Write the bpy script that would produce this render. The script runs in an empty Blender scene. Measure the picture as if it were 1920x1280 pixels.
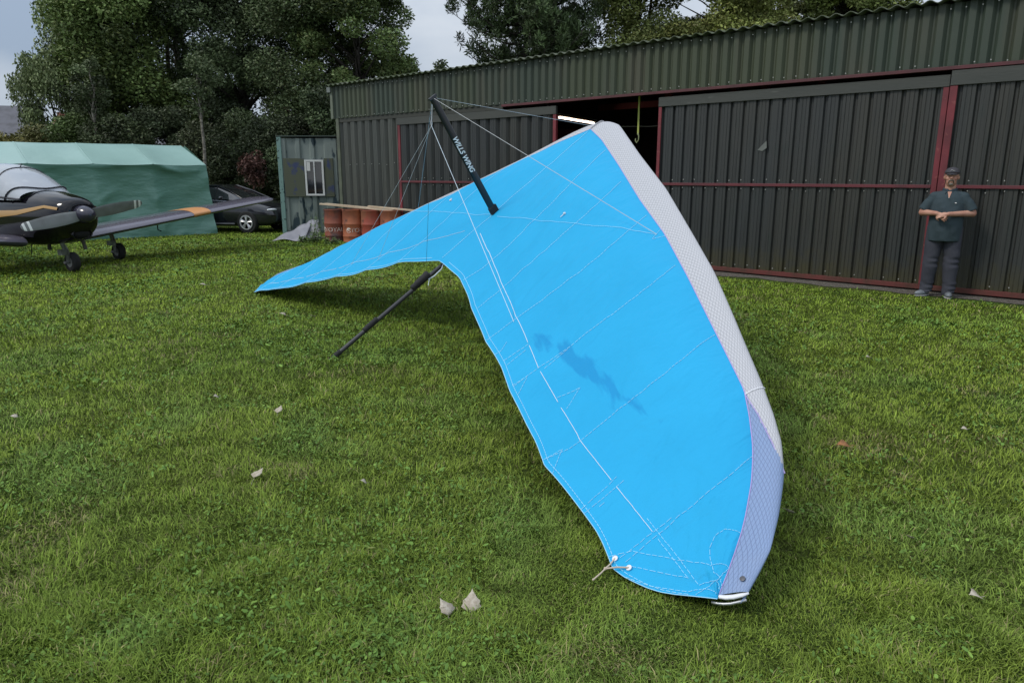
import bpy, bmesh, math, random
import numpy as np
from mathutils import Vector, Matrix, noise as mnoise
random.seed(7); rng = np.random.default_rng(11)
R = math.radians
sc = bpy.context.scene
COL = sc.collection

# ------------------------------------------------------------------ camera
CAM_H = 1.63; PITCH = 13.107; FPX = 1340.0
cam = bpy.data.cameras.new('camera'); cam_o = bpy.data.objects.new('camera', cam); COL.objects.link(cam_o)
cam.sensor_width = 36.0; cam.lens = 36.0 * FPX / 1920.0
cam.clip_start = 0.05; cam.clip_end = 2000
cam_o.location = (0, 0, CAM_H); cam_o.rotation_euler = (R(90 - PITCH), 0, 0)
sc.camera = cam_o
sc.render.resolution_x = 1024; sc.render.resolution_y = 682

# ------------------------------------------------------------------ light
sc.view_settings.view_transform = 'Standard'; sc.view_settings.look = 'None'
sc.view_settings.exposure = 0.0; sc.view_settings.gamma = 1.0
SUN_EL, SUN_AZ = 48.0, 248.0          # azimuth measured clockwise from +Y: behind the camera, to the left
sun = bpy.data.lights.new('sun', 'SUN'); sun.energy = 1.5; sun.angle = R(12); sun.color = (1.0, .95, .86)
sun_o = bpy.data.objects.new('sun', sun); COL.objects.link(sun_o)
az, el = R(SUN_AZ), R(SUN_EL)
sd = Vector((math.sin(az) * math.cos(el), math.cos(az) * math.cos(el), math.sin(el)))
sun_o.rotation_euler = sd.to_track_quat('Z', 'Y').to_euler()
W = bpy.data.worlds.new('World'); sc.world = W; W.use_nodes = True
nt = W.node_tree; nt.nodes.clear()
def N(nt, t, **k):
    n = nt.nodes.new(t)
    for a, b in k.items(): setattr(n, a, b)
    return n
def wlink(a, b): nt.links.new(a, b)
out = N(nt, 'ShaderNodeOutputWorld'); bg = N(nt, 'ShaderNodeBackground')
sky = N(nt, 'ShaderNodeTexSky', sky_type='NISHITA', sun_disc=False); sky.sun_elevation = el; sky.sun_rotation = az
tc = N(nt, 'ShaderNodeTexCoord'); mp = N(nt, 'ShaderNodeMapping'); mp.inputs['Scale'].default_value = (1.0, 1.0, 2.2)
mp.inputs['Location'].default_value = (.3, .8, .1)
wlink(tc.outputs['Generated'], mp.inputs[0])
no = N(nt, 'ShaderNodeTexNoise'); no.inputs['Scale'].default_value = 1.9; no.inputs['Detail'].default_value = 6; no.inputs['Roughness'].default_value = .5
wlink(mp.outputs[0], no.inputs[0])
cr = N(nt, 'ShaderNodeValToRGB'); e = cr.color_ramp.elements
e[0].position = .36; e[0].color = (3.1, 3.9, 5.1, 1); e[1].position = .62; e[1].color = (7.0, 7.4, 7.9, 1)
wlink(no.outputs[0], cr.inputs[0])
sx = N(nt, 'ShaderNodeSeparateXYZ'); wlink(tc.outputs['Generated'], sx.inputs[0])
mr = N(nt, 'ShaderNodeMapRange'); mr.inputs[1].default_value = 0.0; mr.inputs[2].default_value = .9; mr.inputs[3].default_value = .95; mr.inputs[4].default_value = 2.0
wlink(sx.outputs[2], mr.inputs[0])
vm = N(nt, 'ShaderNodeVectorMath', operation='SCALE'); wlink(cr.outputs[0], vm.inputs[0]); wlink(mr.outputs[0], vm.inputs['Scale'])
mx = N(nt, 'ShaderNodeMix', data_type='RGBA'); mx.inputs[0].default_value = .9
wlink(sky.outputs[0], mx.inputs[6]); wlink(vm.outputs[0], mx.inputs[7]); wlink(mx.outputs[2], bg.inputs[0]); wlink(bg.outputs[0], out.inputs[0])
bg.inputs[1].default_value = 0.1

# ------------------------------------------------------------------ materials
def srgb(r, g, b):
    f = lambda c: (c / 255 / 12.92) if c / 255 <= .04045 else ((c / 255 + .055) / 1.055) ** 2.4
    return (f(r), f(g), f(b), 1)
def mat(name, col, rough=.6, metal=0.0, var=None, vscale=4.0, vrange=(.4, .65), vdetail=4, stretch=None, bump=0, bscale=30, spec=.5, coords='Object',
        var2=None, v2scale=20, v2range=(.55, .6), emit=None, coat=0, alpha=1, attr=None, sheen=0, bdist=.01):
    """procedural principled material: base colour, one broad and one fine noise patch layer, noise bump"""
    m = bpy.data.materials.new(name); m.use_nodes = True; nt = m.node_tree; b = nt.nodes['Principled BSDF']
    L = nt.links.new
    col = tuple(col) + ((1,) if len(col) == 3 else ())
    b.inputs['Roughness'].default_value = rough; b.inputs['Metallic'].default_value = metal
    b.inputs['Specular IOR Level'].default_value = spec; b.inputs['Coat Weight'].default_value = coat
    b.inputs['Alpha'].default_value = alpha
    tc = N(nt, 'ShaderNodeTexCoord'); src = tc.outputs[coords]
    if stretch:
        mp = N(nt, 'ShaderNodeMapping'); mp.inputs['Scale'].default_value = stretch; L(src, mp.inputs[0]); src = mp.outputs[0]
    cs = N(nt, 'ShaderNodeRGB'); cs.outputs[0].default_value = col; cur = cs.outputs[0]
    for v, s, rg, dt in ((var, vscale, vrange, vdetail), (var2, v2scale, v2range, 3)):
        if not v: continue
        n = N(nt, 'ShaderNodeTexNoise'); n.inputs['Scale'].default_value = s; n.inputs['Detail'].default_value = dt; L(src, n.inputs[0])
        r = N(nt, 'ShaderNodeMapRange'); r.inputs[1].default_value = rg[0]; r.inputs[2].default_value = rg[1]; L(n.outputs[0], r.inputs[0])
        x = N(nt, 'ShaderNodeMix', data_type='RGBA'); L(r.outputs[0], x.inputs[0]); L(cur, x.inputs[6]); x.inputs[7].default_value = tuple(v[:3]) + (1,)
        cur = x.outputs[2]
    if attr:
        a = N(nt, 'ShaderNodeAttribute', attribute_name=attr)
        x = N(nt, 'ShaderNodeMix', data_type='RGBA', blend_type='MULTIPLY'); x.inputs[0].default_value = 1; L(cur, x.inputs[6]); L(a.outputs['Color'], x.inputs[7]); cur = x.outputs[2]
    L(cur, b.inputs['Base Color'])
    if bump:
        n = N(nt, 'ShaderNodeTexNoise'); n.inputs['Scale'].default_value = bscale; n.inputs['Detail'].default_value = 4; L(src, n.inputs[0])
        bp = N(nt, 'ShaderNodeBump'); bp.inputs['Strength'].default_value = bump; bp.inputs['Distance'].default_value = bdist; L(n.outputs[0], bp.inputs['Height']); L(bp.outputs[0], b.inputs['Normal'])
    if emit:
        b.inputs['Emission Color'].default_value = tuple(emit[:3]) + (1,); b.inputs['Emission Strength'].default_value = emit[3]
    return m

# ------------------------------------------------------------------ mesh helpers
class MB:
    def __init__(s): s.v = []; s.f = []; s.m = []
    def add(s, vs, fs, mi=0):
        o = len(s.v); s.v += [tuple(v) for v in vs]; s.f += [tuple(i + o for i in f) for f in fs]; s.m += [mi] * len(fs); return s
    def box(s, x0, x1, y0, y1, z0, z1, mi=0, M=None):
        vs = [Vector((x, y, z)) for x in (x0, x1) for y in (y0, y1) for z in (z0, z1)]
        if M: vs = [M @ v for v in vs]
        return s.add(vs, [(0, 1, 3, 2), (4, 6, 7, 5), (0, 4, 5, 1), (2, 3, 7, 6), (0, 2, 6, 4), (1, 5, 7, 3)], mi)
    def loft(s, rings, mi=0, caps=True, closed=True):
        n = len(rings[0]); vs = [p for r in rings for p in r]; fs = []
        for i in range(len(rings) - 1):
            for j in range(n if closed else n - 1):
                k = (j + 1) % n; fs.append((i * n + j, i * n + k, (i + 1) * n + k, (i + 1) * n + j))
        if caps and closed:
            fs.append(tuple(reversed(range(n)))); fs.append(tuple((len(rings) - 1) * n + j for j in range(n)))
        return s.add(vs, fs, mi)
    def tube(s, pts, r, n=8, mi=0, caps=True, sq=(1, 1), upv=None):
        pts = [Vector(p) for p in pts]; rs = r if hasattr(r, '__len__') else [r] * len(pts); rings = []; prev = None
        for i, p in enumerate(pts):
            d = (pts[min(i + 1, len(pts) - 1)] - pts[max(i - 1, 0)])
            d = d.normalized() if d.length > 1e-9 else Vector((0, 0, 1))
            a = upv and Vector(upv) or prev or (Vector((0, 0, 1)) if abs(d.z) < .9 else Vector((1, 0, 0)))
            x = d.cross(a); x = x.normalized() if x.length > 1e-6 else Vector((1, 0, 0)); y = x.cross(d).normalized(); prev = y
            rings.append([p + x * math.cos(2 * math.pi * k / n) * rs[i] * sq[0] + y * math.sin(2 * math.pi * k / n) * rs[i] * sq[1] for k in range(n)])
        return s.loft(rings, mi, caps)
    def capsule(s, p0, p1, r0, r1, n=16, sq=(1, 1), upv=None):
        p0, p1 = Vector(p0), Vector(p1); d = (p1 - p0); d = d.normalized() if d.length > 1e-6 else Vector((0, 0, 1)); P = []; RR = []
        for k in range(6): t = math.pi / 2 * (1 - k / 6.0) ; P.append(p0 - d * r0 * math.sin(t)); RR.append(max(r0 * math.cos(t), 1e-4))
        P.append(p0); RR.append(r0); P.append(p1); RR.append(r1)
        for k in range(1, 7): t = math.pi / 2 * k / 6.0; P.append(p1 + d * r1 * math.sin(t)); RR.append(max(r1 * math.cos(t), 1e-4))
        return s.tube(P, RR, n, sq=sq, upv=upv)
    def ell(s, c, r, mi=0, n=16, M=None):
        c = Vector(c); rings = []
        for i in range(n // 2 + 1):
            t = math.pi * i / (n // 2); q = max(math.sin(t), .002)
            ring = [Vector((r[0] * q * math.cos(2 * math.pi * k / n), r[1] * q * math.sin(2 * math.pi * k / n), -r[2] * math.cos(t))) for k in range(n)]
            rings.append([c + (M @ p if M else p) for p in ring])
        return s.loft(rings, mi)
    def lathe(s, prof, n=24, mi=0, M=None):
        if prof[0][0] > .01 and prof[-1][0] > .01: prof = list(prof) + [prof[0]]; tor = True
        else: tor = False
        rings = [[Vector((r * math.cos(2 * math.pi * k / n), r * math.sin(2 * math.pi * k / n), z)) for k in range(n)] for r, z in prof]
        if M: rings = [[M @ p for p in rg] for rg in rings]
        return s.loft(rings, mi, caps=not tor)
    def build(s, name, mats, parent=None, smooth=False, label=None, bevel=0, ang=40):
        me = bpy.data.meshes.new(name); me.from_pydata(s.v, [], s.f); me.update()
        for m in (mats if isinstance(mats, (list, tuple)) else [mats]): me.materials.append(m)
        if len(me.materials) > 1: me.polygons.foreach_set('material_index', s.m)
        if smooth:
            me.polygons.foreach_set('use_smooth', [True] * len(me.polygons))
            if smooth != 'all': me.set_sharp_from_angle(angle=R(ang))
        bm = bmesh.new(); bm.from_mesh(me); bmesh.ops.recalc_face_normals(bm, faces=bm.faces); bm.to_mesh(me); bm.free()
        o = bpy.data.objects.new(name, me); COL.objects.link(o)
        if parent: o.parent = parent
        if label: o['label'] = label
        if bevel:
            b = o.modifiers.new('bevel', 'BEVEL'); b.width = bevel; b.segments = 2; b.limit_method = 'ANGLE'
        return o
def build_each(b, name, mats, parent=None, **k):
    """every loose piece of the mesh becomes an object of its own"""
    p = list(range(len(b.v)))
    def find(i):
        while p[i] != i: p[i] = p[p[i]]; i = p[i]
        return i
    for f in b.f:
        for i in f[1:]: p[find(i)] = find(f[0])
    groups = {}
    for fi, f in enumerate(b.f): groups.setdefault(find(f[0]), []).append(fi)
    out = []
    for fs in groups.values():
        q = MB(); idx = {}
        for fi in fs:
            for i in b.f[fi]:
                if i not in idx: idx[i] = len(q.v); q.v.append(b.v[i])
            q.f.append(tuple(idx[i] for i in b.f[fi])); q.m.append(b.m[fi])
        out.append(q.build(name, mats, parent, **k))
    return out
def thing(name, label, cat, loc=(0, 0, 0), rz=0, group=None):
    o = bpy.data.objects.new(name, None); COL.objects.link(o); o.empty_display_size = .2
    o.location = loc; o.rotation_euler = (0, 0, rz); o['label'] = label; o['category'] = cat
    if group: o['group'] = group
    return o
def tag(o, label, cat, group=None):
    o['label'] = label; o['category'] = cat
    if group: o['group'] = group
    return o
def npmesh(name, V, F, mats, col=None, uv=None, smooth=False, parent=None, mi=None):
    V = np.asarray(V, np.float32); F = np.asarray(F, np.int32); me = bpy.data.meshes.new(name); k = F.shape[1]
    me.vertices.add(len(V)); me.vertices.foreach_set('co', V.ravel())
    me.loops.add(F.size); me.loops.foreach_set('vertex_index', F.ravel())
    me.polygons.add(len(F)); me.polygons.foreach_set('loop_start', np.arange(0, F.size, k, dtype=np.int32))
    if smooth: me.polygons.foreach_set('use_smooth', [True] * len(F))
    for m in (mats if isinstance(mats, (list, tuple)) else [mats]): me.materials.append(m)
    if mi is not None: me.polygons.foreach_set('material_index', np.asarray(mi, np.int32))
    if col is not None:
        a = me.color_attributes.new('tint', 'FLOAT_COLOR', 'POINT'); c = np.ones((len(V), 4), np.float32); c[:, :3] = col; a.data.foreach_set('color', c.ravel())
    me.update(calc_edges=True); me.validate()
    o = bpy.data.objects.new(name, me); COL.objects.link(o)
    if parent: o.parent = parent
    return o
def text_geo(txt, size, extrude=.001, shear=0):
    cu = bpy.data.curves.new('lettering', 'FONT'); cu.body = txt; cu.size = size; cu.extrude = extrude; cu.align_x = 'CENTER'; cu.align_y = 'CENTER'; cu.shear = shear; cu.offset = size * .022
    o = bpy.data.objects.new('lettering', cu); COL.objects.link(o); bpy.context.view_layer.update()
    me = bpy.data.meshes.new_from_object(o.evaluated_get(bpy.context.evaluated_depsgraph_get()))
    v = [tuple(x.co) for x in me.vertices]; f = [tuple(p.vertices) for p in me.polygons]
    bpy.data.objects.remove(o); bpy.data.curves.remove(cu); bpy.data.meshes.remove(me)
    return v, f
def remeshed(name, mb, m, voxel, parent, smooth=2):
    o = mb.build('tmp', m); md = o.modifiers.new('r', 'REMESH'); md.mode = 'VOXEL'; md.voxel_size = voxel; md.use_smooth_shade = True
    s = o.modifiers.new('s', 'SMOOTH'); s.factor = .6; s.iterations = smooth
    bpy.context.view_layer.update()
    me = bpy.data.meshes.new_from_object(o.evaluated_get(bpy.context.evaluated_depsgraph_get())); bpy.data.objects.remove(o)
    me.name = name; me.materials.clear(); me.materials.append(m)
    p = bpy.data.objects.new(name, me); COL.objects.link(p); p.parent = parent; return p
def vnoise(x, y, s, seed=0):
    """cheap smooth value noise for numpy arrays, 0..1"""
    r = np.random.default_rng(seed + 99).random((64, 64)); x = np.asarray(x) * s; y = np.asarray(y) * s
    xi = np.floor(x).astype(int); yi = np.floor(y).astype(int); fx = x - xi; fy = y - yi; fx = fx * fx * (3 - 2 * fx); fy = fy * fy * (3 - 2 * fy)
    g = lambda a, b: r[a % 64, b % 64]
    return (g(xi, yi) * (1 - fx) + g(xi + 1, yi) * fx) * (1 - fy) + (g(xi, yi + 1) * (1 - fx) + g(xi + 1, yi + 1) * fx) * fy

# ================================================================== GROUND
def ground_mat():
    m = bpy.data.materials.new('soil_and_thatch'); m.use_nodes = True; nt = m.node_tree; b = nt.nodes['Principled BSDF']; L = nt.links.new
    b.inputs['Roughness'].default_value = .9; b.inputs['Specular IOR Level'].default_value = .15
    tc = N(nt, 'ShaderNodeTexCoord')
    def noise(s, d=5):
        n = N(nt, 'ShaderNodeTexNoise'); n.inputs['Scale'].default_value = s; n.inputs['Detail'].default_value = d; L(tc.outputs['Object'], n.inputs[0]); return n.outputs[0]
    def ramp(src, a, c0, c1, b_=.62):
        r = N(nt, 'ShaderNodeValToRGB'); r.color_ramp.elements[0].position = a; r.color_ramp.elements[0].color = c0; r.color_ramp.elements[1].position = b_; r.color_ramp.elements[1].color = c1; L(src, r.inputs[0]); return r.outputs[0]
    c1 = ramp(noise(55), .38, (.030, .040, .012, 1), (.085, .125, .026, 1))
    c2 = ramp(noise(.7), .35, (.8, .95, .7, 1), (1.25, 1.1, .9, 1))
    x = N(nt, 'ShaderNodeMix', data_type='RGBA', blend_type='MULTIPLY'); x.inputs[0].default_value = 1; L(c1, x.inputs[6]); L(c2, x.inputs[7])
    L(x.outputs[2], b.inputs['Base Color'])
    bp = N(nt, 'ShaderNodeBump'); bp.inputs['Strength'].default_value = .8; bp.inputs['Distance'].default_value = .03; L(noise(60), bp.inputs['Height']); L(bp.outputs[0], b.inputs['Normal'])
    return m
g = MB()
S_ = 400; g.add([(-S_, -60, 0), (S_, -60, 0), (S_, S_, 0), (-S_, S_, 0)], [(0, 1, 2, 3)])
gr = g.build('ground', ground_mat()); gr['kind'] = 'structure'

WA = math.atan2(-.6615, .7499)            # direction of the hangar front
WO = Vector((3.5, 12.34, 0))
def wall_frame(p):                          # world xy -> (s along hangar, n outward)
    dx, dy = p[0] - WO.x, p[1] - WO.y
    return dx * .7499 - dy * .6615, -(dx * .6615 + dy * .7499)

# ---- grass blades (countless: one stuff object)
def grass():
    n1 = 780000
    # radial density falls with distance
    d = np.empty(n1); u = rng.random(n1)
    # cdf of d^( -0.6 ) for d in [3,26], uniform area below 3
    near = u < .20
    d[near] = np.sqrt(1.0 + (9.6 - 1.0) * rng.random(near.sum()))
    k = .42; v = rng.random((~near).sum()); d[~near] = (3.05 ** k + v * (25 ** k - 3.05 ** k)) ** (1 / k)
    th = (rng.random(n1) - .5) * 2 * R(46)
    x = d * np.sin(th); y = d * np.cos(th)
    keep = y > .8
    s, nn = wall_frame((x, y)); keep &= ~((nn < .5 + .25 * vnoise(s, nn, 2.5, 3)) & (s > -11)); keep &= (y < 24)
    x, y, d = x[keep], y[keep], d[keep]; n = len(x)
    clump = vnoise(x, y, 2.2, 1); big = vnoise(x, y, .45, 2); fine = vnoise(x, y, 9, 5)
    L = (.027 + .036 * rng.random(n) ** 1.4) * (.9 + .2 * clump) * (1 + .4 * (fine - .5))
    # pressed down along the lower edge of the near wing
    ed = np.hypot((x - .62) / .75, (y - 2.62) / .55); L *= np.where(ed < 1, .55, 1)
    L *= np.where(rng.random(n) < .03, 1.6, 1.0); L *= 1 - .006 * d
    w = (.0019 + .0019 * rng.random(n)) * np.maximum(1, d / 3.0) ** .72
    flow = 2 * math.pi * vnoise(x, y, 3.7, 7) * 2.2 + rng.normal(0, 1.4, n)
    lean = np.clip(.45 + .95 * rng.random(n) + .2 * (clump - .5), .15, 1.5)
    dx, dy = np.cos(flow), np.sin(flow); sx_, sy_ = -dy, dx
    tw = rng.normal(0, .5, n); sx2 = sx_ * np.cos(tw) + dx * np.sin(tw); sy2 = sy_ * np.cos(tw) + dy * np.sin(tw)
    V = np.empty((n, 5, 3), np.float32)
    h1 = L * .55; a1 = lean * .6
    mx_ = x + dx * h1 * np.sin(a1); my_ = y + dy * h1 * np.sin(a1); mz = h1 * np.cos(a1)
    a2 = lean * 1.45; tx = mx_ + dx * L * .5 * np.sin(a2); ty = my_ + dy * L * .5 * np.sin(a2); tz = np.maximum(mz + L * .5 * np.cos(a2), .004)
    V[:, 0] = np.stack([x - sx2 * w / 2, y - sy2 * w / 2, np.full(n, -.002)], 1); V[:, 1] = np.stack([x + sx2 * w / 2, y + sy2 * w / 2, np.full(n, -.002)], 1)
    V[:, 2] = np.stack([mx_ + sx2 * w / 2, my_ + sy2 * w / 2, mz], 1); V[:, 3] = np.stack([mx_ - sx2 * w / 2, my_ - sy2 * w / 2, mz], 1)
    V[:, 4] = np.stack([tx, ty, tz], 1)
    base = np.arange(n)[:, None] * 5
    F = np.concatenate([base + np.array([[0, 1, 2]]), base + np.array([[0, 2, 3]]), base + np.array([[3, 2, 4]])], 0)
    c = np.empty((n, 3)); rr = rng.random(n)
    g0 = np.array([.142, .218, .032]); g1 = np.array([.205, .270, .040]); g2 = np.array([.150, .240, .050]); dry = np.array([.30, .27, .12])
    t = np.clip(big * 1.1 - .1 + .35 * (rr - .5), 0, 1)[:, None]; c[:] = g0 * (1 - t) + g1 * t
    t2 = (np.clip((clump - .62) * 4, 0, 1) * .7)[:, None]; c = c * (1 - t2) + g2 * t2
    warm = np.clip((d - 3) / 10, 0, 1)[:, None]; c = c * (1 - warm) + c * np.array([1.24, 1.24, .88]) * warm
    pt = np.clip((vnoise(x, y, 1.9, 31) * .6 + vnoise(x, y, 6, 32) * .4 - .68) * 8, 0, 1); dr = (rng.random(n) < (.03 + .08 * np.clip((fine - .5) * 2, 0, 1) + .35 * pt))[:, None]; c = np.where(dr, dry * (.6 + .5 * rng.random(n)[:, None]), c)
    c *= (.55 + .9 * rng.random(n))[:, None] * (.82 + .36 * fine)[:, None]
    o = npmesh('grass', V.reshape(-1, 3), F, M_grass, col=np.repeat(c, 5, 0)); o['kind'] = 'stuff'; o['label'] = 'short mown green lawn of mixed grass'
    return o
M_grass = mat('grass_blade', (1, 1, 1), .6, attr='tint', spec=.15)
grass()
# ---- clover and small broad leaves among the grass
def clover():
    n = 110000; d = (1.2 ** .7 + rng.random(n) * (20 ** .7 - 1.2 ** .7)) ** (1 / .7); th = (rng.random(n) - .5) * 2 * R(46)
    x = d * np.sin(th); y = d * np.cos(th); cl = vnoise(x, y, 1.6, 21) * .6 + vnoise(x, y, 4.5, 22) * .4
    s, nn = wall_frame((x, y))
    k = (cl + rng.normal(0, .07, n) > .55) & ~(np.hypot((x - .62) / .75, (y - 2.62) / .55) < 1) & (y > .8) & ~((nn < .5) & (s > -11)); x, y, d = x[k], y[k], d[k]; n = len(x)
    V = []; F = []; C_ = []
    r = (.0032 + .0045 * rng.random(n) ** 1.5) * np.maximum(1, d / 4) ** .7; z = .014 + .020 * rng.random(n); ph = rng.random(n) * 6.283
    tilt = rng.normal(0, .5, (n, 2)); leaf = rng.random(n) < .3
    ang = np.linspace(0, 2 * math.pi, 7)[:-1]; el = np.where(leaf, 2.3, 1.1)
    V = np.empty((n, 6, 3), np.float32)
    for i, a in enumerate(ang):
        lx = np.cos(a) * r * el; ly = np.sin(a) * r
        wx = lx * np.cos(ph) - ly * np.sin(ph); wy = lx * np.sin(ph) + ly * np.cos(ph)
        V[:, i] = np.stack([x + wx, y + wy, np.maximum(z + wx * tilt[:, 0] + wy * tilt[:, 1], .004)], 1)
    F = np.arange(n)[:, None] * 6 + np.arange(6)[None]
    c = np.array([.11, .20, .04]) * (.75 + .6 * rng.random(n))[:, None]; c = np.where((rng.random(n) < .12)[:, None], c * [1.5, 1.35, 1.3], c)
    o = npmesh('clover', V.reshape(-1, 3), F, M_grass, col=np.repeat(c, 6, 0)); o['kind'] = 'stuff'; o['label'] = 'patches of clover and small weeds in the lawn'
clover()

# ---- fallen leaves
M_leafp = mat('pale_dead_leaf', (.48, .43, .35), .7, var=(.34, .29, .22), vscale=60, bump=.3, bscale=200)
M_leafb = mat('brown_dead_leaf', (.34, .14, .05), .7, var=(.2, .09, .03), vscale=60)
M_leafy = mat('yellow_dead_leaf', (.36, .36, .10), .7, var=(.2, .26, .06), vscale=60)
def fallen_leaf(x, y, size, rot, tilt, m, label, z=.045):
    b = MB(); n = 9; top = []; bot = []; mid = []
    for i in range(n):
        t = i / (n - 1); w = .42 * math.sin(math.pi * t ** 1.7) ** .9 * (1 + .12 * math.sin(9 * t * 3)) if 0 < t < 1 else 0
        cz = .12 * math.sin(3 * t + rot); mid.append((t - .5, 0, cz)); top.append((t - .5, w, cz + .22 * w)); bot.append((t - .5, -w * .95, cz + .16 * w))
    vs = mid + top + bot; fs = []
    for i in range(n - 1): fs += [(i, i + 1, n + i + 1, n + i), (i + 1, i, 2 * n + i, 2 * n + i + 1)]
    b.add([Vector(v) * size for v in vs], fs)
    o = b.build('fallen_leaf', m, smooth='all'); s = MB(); s.tube([Vector((.48, 0, .0)) * size, Vector((.75, .03, .04)) * size, Vector((.95, .1, 0)) * size], .02 * size, 5)
    o.location = (x, y, z); o.rotation_euler = (tilt[0], tilt[1], rot); tag(o, label, 'leaf', 'fallen leaves on the grass')
    so = s.build('stalk', m, o); md = o.modifiers.new('t', 'SOLIDIFY'); md.thickness = .0008
    return o

# ================================================================== HANGAR
M_fascia = mat('weathered_green_sheet', (.050, .063, .034), .55, var=(.038, .054, .038), vscale=.55, vrange=(.45, .55), vdetail=1, stretch=(1, 0, .15), var2=(.070, .066, .044), v2scale=1.6, v2range=(.5, .75), bump=.15, bscale=6, bdist=.02)
def sheet_mat(name, base, alt, dirt):
    """painted sheet: broad tint change, vertical run marks, dirt growing up from the foot"""
    m = mat(name, base, .48, var=alt, vscale=.8, vrange=(.4, .65), stretch=(1, 0, .3), var2=dirt, v2scale=9, v2range=(.56, .8), bump=.12, bscale=5, bdist=.02)
    nt = m.node_tree; L = nt.links.new; b = nt.nodes['Principled BSDF']; cur = b.inputs['Base Color'].links[0].from_socket
    tc = N(nt, 'ShaderNodeTexCoord'); mp = N(nt, 'ShaderNodeMapping'); mp.inputs['Scale'].default_value = (26, 26, .7); L(tc.outputs['Object'], mp.inputs[0])
    n = N(nt, 'ShaderNodeTexNoise'); n.inputs['Scale'].default_value = 1.0; n.inputs['Detail'].default_value = 4; L(mp.outputs[0], n.inputs[0])
    r = N(nt, 'ShaderNodeMapRange'); r.inputs[1].default_value = .52; r.inputs[2].default_value = .8; L(n.outputs[0], r.inputs[0])
    x = N(nt, 'ShaderNodeMix', data_type='RGBA'); L(r.outputs[0], x.inputs[0]); L(cur, x.inputs[6]); x.inputs[7].default_value = tuple(c * .45 for c in base) + (1,); cur = x.outputs[2]
    sp = N(nt, 'ShaderNodeSeparateXYZ'); L(tc.outputs['Object'], sp.inputs[0]); n2 = N(nt, 'ShaderNodeTexNoise'); n2.inputs['Scale'].default_value = 5; n2.inputs['Detail'].default_value = 6; L(tc.outputs['Object'], n2.inputs[0])
    ad = N(nt, 'ShaderNodeMath', operation='MULTIPLY_ADD'); ad.inputs[1].default_value = .9; L(n2.outputs[0], ad.inputs[0]); L(sp.outputs[2], ad.inputs[2])
    r2 = N(nt, 'ShaderNodeMapRange'); r2.inputs[1].default_value = .95; r2.inputs[2].default_value = .5; L(ad.outputs[0], r2.inputs[0])
    x2 = N(nt, 'ShaderNodeMix', data_type='RGBA'); L(r2.outputs[0], x2.inputs[0]); L(cur, x2.inputs[6]); x2.inputs[7].default_value = (.050, .046, .022, 1)
    L(x2.outputs[2], b.inputs['Base Color']); return m
M_door = sheet_mat('dark_slate_sheet', (.034, .038, .039), (.040, .040, .034), (.026, .034, .031))
M_dwall = sheet_mat('dark_olive_sheet', (.075, .078, .066), (.064, .070, .064), (.06, .06, .05))
M_red = mat('dull_red_oxide', (.20, .030, .040), .55, var=(.12, .022, .028), vscale=2.5, var2=(.26, .08, .07), v2scale=14, v2range=(.62, .75), bump=.1)
M_rail = mat('dull_brown_red', (.105, .026, .032), .6, var=(.07, .022, .025), vscale=3)
M_rail2 = mat('mid_rail_red', (.14, .028, .036), .55, var=(.09, .024, .03), vscale=3)
M_board = mat('grey_board', (.062, .066, .060), .75, var=(.055, .06, .055), vscale=3, stretch=(.4, 1, 3), var2=(.24, .24, .22), v2scale=2.6, v2range=(.66, .78), bump=.3, bscale=20)
M_roof = mat('roof_sheet', (.10, .115, .085), .8, var=(.05, .07, .03), vscale=3, bump=.3)
M_bolt = mat('zinc_bolt', (.6, .6, .56), .35, metal=.6)
M_dark = mat('dark_interior', (.075, .068, .062), .9, var=(.10, .065, .06), vscale=1)
M_conc = mat('old_concrete', (.10, .095, .085), .9, var=(.06, .055, .05), vscale=2, bump=.3)

hg = thing('hangar', 'long dark green corrugated steel hangar with sliding doors and dull red frame', 'hangar', WO, WA)
def corr(b, x0, x1, z0, z1, y, pitch, groove, depth, mi=0, phase=0, fine=True, sl=.28):
    """trapezoid sheet: wide crowns towards the viewer (-y), narrow grooves; small stiffening ribs on the crowns"""
    xs = []; x = x0 - phase
    while x < x1 + pitch:
        s = (groove * .25, groove * .75); c = [(x, y), (x + groove * sl, y + depth), (x + groove * (1 - sl), y + depth), (x + groove, y)]
        if fine:
            w = pitch - groove
            for q in (.3, .68): c += [(x + groove + w * q - .006, y), (x + groove + w * q, y - .006), (x + groove + w * q + .006, y)]
        xs += c; x += pitch
    xs = [p for p in xs if x0 - 1e-6 <= p[0] <= x1 + 1e-6]; xs = [(x0, y)] * (xs[0][0] > x0 + .004) + xs + [(x1, y)] * (xs[-1][0] < x1 - .004)
    n = len(xs); wob = [random.gauss(0, .0012) for _ in xs]
    vs = [(p[0], p[1] + w, z0) for p, w in zip(xs, wob)] + [(p[0], p[1] + w, z1) for p, w in zip(xs, wob)]
    b.add(vs, [(i, i + 1, n + i + 1, n + i) for i in range(n - 1)], mi)
def bolts(b, x0, x1, z, y, step, mi, r=.010, jit=.01, skip=.12):
    x = x0
    while x < x1:
        if random.random() > skip: b.ell((x + random.gauss(0, .006), y, z + random.gauss(0, jit)), (r, r * .8, r), mi, 6)
        x += step
def panel_obj(name, x0, x1, z0, z1, y, pitch, groove, depth, m, boltrows=(), parent=None, phase=0, fine=True, label=None):
    b = MB(); corr(b, x0, x1, z0, z1, y, pitch, groove, depth, 0, phase, fine, .28 if groove < .07 else .40)
    for z in boltrows: bolts(b, x0 + .08 + pitch - phase - .02, x1 - .03, z, y - .006, pitch, 1)
    return b.build(name, [m, M_bolt], parent, label=label)
XE = 9.5; XW = -10.9
fa = panel_obj('fascia', XW + .12, XE, 3.05, 3.84, -.06, .18, .10, .045, M_fascia, (3.085, 3.78), hg, fine=False)
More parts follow.
